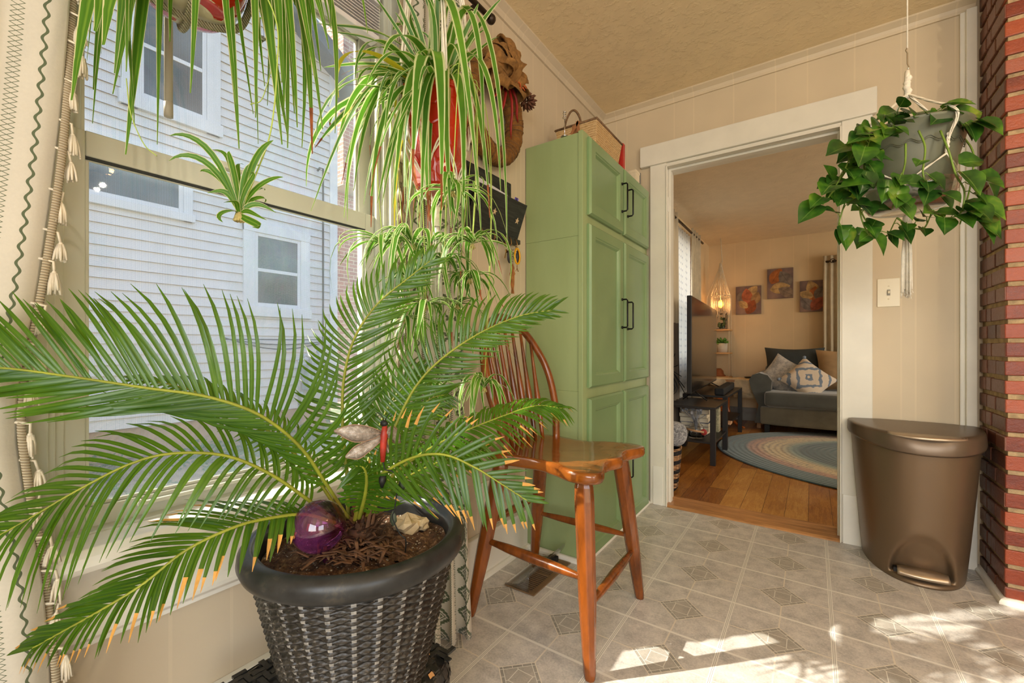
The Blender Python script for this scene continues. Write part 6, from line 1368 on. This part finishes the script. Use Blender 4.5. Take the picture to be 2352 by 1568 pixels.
# ================================================================== POTHOS
F0 = at(2084, 318, 1.42); po = thing('hanging_pothos', 'pothos with heart shaped leaves in a grey green pot in macrame by the doorway', 'plant', F0)
m_gp = plain('grey_green_plastic', (100, 103, 84), .45, .05, 8)
s = MB(); s.lathe([(0, -.215), (.092, -.215), (.098, -.21), (.122, -.08), (.138, -.02), (.152, .0), (.156, .006), (.152, .010), (.137, .0), (.12, -.04), (0, -.045)], 56); s.build('pot', m_gp, po)
s = MB()
for row, (zz, rr_) in enumerate(((-.055, .1305), (-.060, .1290))): s.tube([((rr_+.001)*math.cos(a), (rr_+.001)*math.sin(a), zz+.006*math.sin(a*18)) for a in [2*math.pi*i/160 for i in range(160)]], .0011, 4, closed=True)
s.build('wavy_line', m_gp, po)
s = MB(); s.lathe([(0, -.232), (.10, -.232), (.118, -.19), (.125, -.165), (.123, -.165), (.114, -.19), (.097, -.228), (0, -.228)], 40); s.build('clear_saucer', m_acr, po)
s = MB(); s.lathe([(0, -.2275), (.096, -.2275), (.100, -.218), (0, -.218)], 40); s.build('brown_residue', plain('rusty_residue', (140, 96, 48), .7, .2, 20), po)
HK = at(2084, 205, 1.42)-F0
s = MB()
for k in range(4):
    a = k*math.pi/2+math.atan2(BV.y, BV.x)+.0; c_, s_ = math.cos(a), math.sin(a)
    cordpair(s, [(HK.x, HK.y, .145), (.07*c_, .07*s_, .085), (.158*c_, .158*s_, .006), (.134*c_, .134*s_, -.06), (.128*c_, .128*s_, -.105)], .0018, 4, .003, 30)
    for sg in (-1, 1): cordpair(s, [(.130*c_, .130*s_, -.105), (.120*math.cos(a+sg*.42), .120*math.sin(a+sg*.42), -.145), (.116*math.cos(a+sg*.785), .116*math.sin(a+sg*.785), -.182), (.09*math.cos(a+sg*.785), .09*math.sin(a+sg*.785), -.236), (0, 0, -.255)], .0017, 2, .0022, 30)
    for j in range(5): s.ball((.134*c_-.003*j*.4*c_, (.134*s_-.003*j*.4*s_), -.05-.012*j), .0058, 6)
s.tube([(HK.x, HK.y, .145), (HK.x, HK.y, .20), (HK.x, HK.y, .222)], [.009, .008, .006], 8)
for j in range(5): s.ball((HK.x+.003*math.sin(j*2), HK.y, .14+.014*j), .0105, 8)
s.build('macrame_hanger', m_cord, po)
s = MB(); s.tube([(HK.x, HK.y, .222), (HK.x+.004, HK.y, .232), (HK.x, HK.y, .245), (HK.x, HK.y, .28), (HK.x-.004, HK.y, .29), (HK.x, HK.y, .298)], .0018, 6); s.build('wire_hook', m_stl, po)
s = MB(); s.tube([(HK.x, HK.y, .295), (HK.x, HK.y, 2.464-F0.z)], .0022, 5); s.build('ceiling_cord', m_cord, po)
s = MB(); rn = random.Random(13); s.lathe([(.009, -.25), (.012, -.26), (.011, -.285)], 12)
for k in range(34):
    a = rn.uniform(0, 6.28); r = rn.uniform(.002, .016); c_, s_ = math.cos(a), math.sin(a); ln_2 = -.49-rn.uniform(0, .025); s.tube([(.006*c_, .006*s_, -.27), (.9*r*c_, .9*r*s_, -.38), (r*1.0*c_, r*1.0*s_, ln_2)], .0021, 5)
    for j in range(3): s.tube([(r*c_, r*s_, ln_2), (r*c_+rn.uniform(-.004, .004), r*s_+rn.uniform(-.004, .004), ln_2-.012)], .0008, 3)
s.build('tassel', m_cord, po)
m_pl = Mat('pothos_leaf', (60, 110, 36), .25); q = m_pl.noise(11, 3, .6); x, y, z = m_pl.xyz('UV'); m_pl.base(m_pl.mix((abs(x-.5) < .02)*.4, m_pl.ramp(q, [(.34, (28, 62, 22)), (.5, (52, 96, 30)), (.62, (84, 128, 36)), (.74, (150, 164, 62))]), (140, 170, 80))); m_pl.translucent(.3)
m_vine = plain('pothos_vine', (112, 140, 52), .5, .1, 20)
def heart(mb_, base, d, nrm, L_, W_=None, droop=.25):
    base, d = Vector(base), Vector(d).normalized(); nrm = Vector(nrm); nrm = (nrm-d*nrm.dot(d)).normalized(); sd = d.cross(nrm); W_ = W_ or L_*.46; L_ *= 1.12; W_ *= 1.12
    vs = []; uv = []; nn = 8
    for j in range(nn+1):
        t = j/nn; w = W_*(math.sin(math.pi*min(1, t*1.04)**.62)**.9 if 0 < t < 1 else 0.0); back = -.14*L_*(1-t)**6
        for i, k in enumerate((-1, -.5, 0, .5, 1)):
            bk = -L_*.12*(abs(k) > .4)*(math.exp(-(t-.08)**2/.01)) 
            p = base+d*(L_*t+bk)+sd*(w*k)+nrm*(abs(k)*w*.35-droop*L_*t*t*.6); vs.append(p); uv.append(((k+1)/2, t))
    mb_.add(vs, [(j*5+i, j*5+i+1, j*5+i+6, j*5+i+5) for j in range(nn) for i in range(4)], 0, True, uv)
def vine(path, seed, nl, size=.055, jit=1.0, t0=.1):
    rn = random.Random(seed); P = [at(*p)-F0 for p in path]; SP = spline(P, 40); s = MB(); s.tube(SP, [.0030-.0014*i/40 for i in range(41)], 6); v = s.build('vine', m_vine, po)
    lf = MB()
    nl = int(nl*1.35)
    for k in range(nl):
        t = t0+(1-t0)*(k+.5)/nl if nl > 1 else .9; i = min(39, int(t*40)); p = SP[i]; a = rn.uniform(0, 6.28)
        out = (p-Vector((0, 0, p.z))); out = out.normalized() if out.length > .01 else RV
        dd = (out*rn.uniform(.1, .8)+BV*rn.uniform(-.1, .6)+RV*rn.uniform(-.8, .8)*jit+UV_*rn.uniform(-.75, .35)).normalized()
        q = p+dd*rn.uniform(.015, .035)+UV_*.008; lf.tube([p, (p+q)/2+UV_*.006, q], .0013, 4, 1); L_ = size*rn.uniform(.75, 1.25)
        heart(lf, q, dd+UV_*rn.uniform(-.7, .0), BV*rn.uniform(.4, 1)+UV_*rn.uniform(.3, 1), L_)
    lf.build('leaves', [m_pl, m_vine], v); return v
vine([(2060, 290, 1.36), (2010, 300, 1.33), (1965, 340, 1.30), (1935, 400, 1.29), (1905, 450, 1.28), (1890, 470, 1.28)], 1, 9, .058)
vine([(2050, 295, 1.38), (2000, 320, 1.35), (1960, 390, 1.33), (1945, 450, 1.32), (1930, 500, 1.32), (1925, 520, 1.32)], 2, 9, .055)
vine([(2040, 300, 1.36), (1990, 350, 1.31), (1985, 420, 1.30), (1975, 480, 1.30), (1990, 530, 1.30), (2010, 548, 1.30)], 3, 9, .05)
vine([(2030, 300, 1.42), (1980, 340, 1.40), (1960, 420, 1.40), (1985, 500, 1.38), (2030, 545, 1.36), (2060, 500, 1.36)], 4, 9, .05)
vine([(2070, 290, 1.34), (2020, 310, 1.30), (1985, 330, 1.28), (1955, 320, 1.27)], 5, 7, .055, t0=.2)
vine([(2080, 330, 1.27), (2078, 380, 1.26), (2060, 440, 1.26), (2050, 478, 1.26)], 6, 4, .05, t0=.4)
vine([(2110, 300, 1.28), (2125, 340, 1.26), (2120, 400, 1.25), (2140, 440, 1.25), (2150, 450, 1.25)], 7, 5, .05, t0=.35)
vine([(2160, 300, 1.28), (2180, 350, 1.26), (2195, 400, 1.26), (2215, 440, 1.26), (2205, 490, 1.27), (2170, 500, 1.28), (2140, 490, 1.28)], 8, 6, .06, t0=.3)
vine([(2200, 300, 1.36), (2235, 350, 1.33), (2230, 420, 1.32), (2215, 480, 1.30), (2205, 515, 1.30)], 9, 4, .075, t0=.35)
vine([(2100, 280, 1.36), (2150, 270, 1.32), (2200, 280, 1.30), (2230, 290, 1.30)], 10, 8, .06, t0=.0)
vine([(2110, 300, 1.40), (2080, 270, 1.40), (2050, 265, 1.38), (2030, 270, 1.37)], 11, 8, .058, t0=.0)
vine([(2150, 300, 1.45), (2180, 280, 1.45), (2205, 275, 1.45)], 12, 6, .06, t0=.0)
vine([(2140, 290, 1.38), (2148, 265, 1.38), (2150, 258, 1.38)], 13, 4, .055, t0=.0)
vine([(2000, 330, 1.33), (1960, 370, 1.32), (1925, 420, 1.32), (1915, 440, 1.32)], 14, 7, .05)
vine([(2060, 300, 1.3), (2030, 300, 1.26), (2000, 320, 1.25), (1990, 345, 1.25)], 15, 6, .055, t0=.0)
vine([(2060, 500, 1.34), (2090, 520, 1.34), (2120, 525, 1.34), (2135, 500, 1.33), (2140, 480, 1.33)], 16, 5, .045)
lf = MB(); 
for (u, v, f, du, dv, L_) in ((2215, 490, 1.28, .95, -.1, .095), (2245, 500, 1.29, .7, -.6, .085), (2205, 375, 1.27, 1, .15, .062), (2195, 272, 1.35, 1, .3, .075), (2035, 415, 1.24, -.2, -1, .06), (1990, 395, 1.26, -.3, -.9, .06), (2065, 425, 1.24, -.3, -.8, .05), (2085, 420, 1.24, .9, -.1, .055)):
    heart(lf, at(u, v, f)-F0, RV*du+UV_*dv+BV*.15, BV+UV_*.5, L_)
lf.build('foliage', m_pl, po)
# ================================================================== CEILING LAMP (behind the camera, mirrored in the glass)
cl_ = thing('ceiling_lamp', 'small warm three bulb ceiling lamp hanging behind the camera', 'lamp', (2.45, .78, 0))
m_brz3 = Mat('lamp_bronze', (70, 52, 36), .4, .8)
s = MB(); s.lathe([(0, 2.464), (.07, 2.464), (.065, 2.44), (.012, 2.43), (.008, 2.1), (.03, 2.09), (.03, 2.06), (0, 2.05)], 20); s.build('stem', m_brz3, cl_)
for k in range(3):
    a = k*2.094+.4; c_, s_ = math.cos(a), math.sin(a)
    s = MB(); s.tube(spline([(0, 0, 2.075), (.07*c_, .07*s_, 2.05), (.12*c_, .12*s_, 2.07), (.125*c_, .125*s_, 2.09)], 10), .006, 6); ar = s.build('arm', m_brz3, cl_)
    s = MB(); s.ball((.125*c_, .125*s_, 2.125), .032, 14, sc3=(1, 1, 1.2)); s.build('bulb', Mat('warm_bulb', (255, 220, 160), .3, emit=(255, 200, 130), es=40), ar)
light('ceiling_lamp_light', 'POINT', (2.45, .78, 1.98), 20, (1, .84, .60), size=.014)
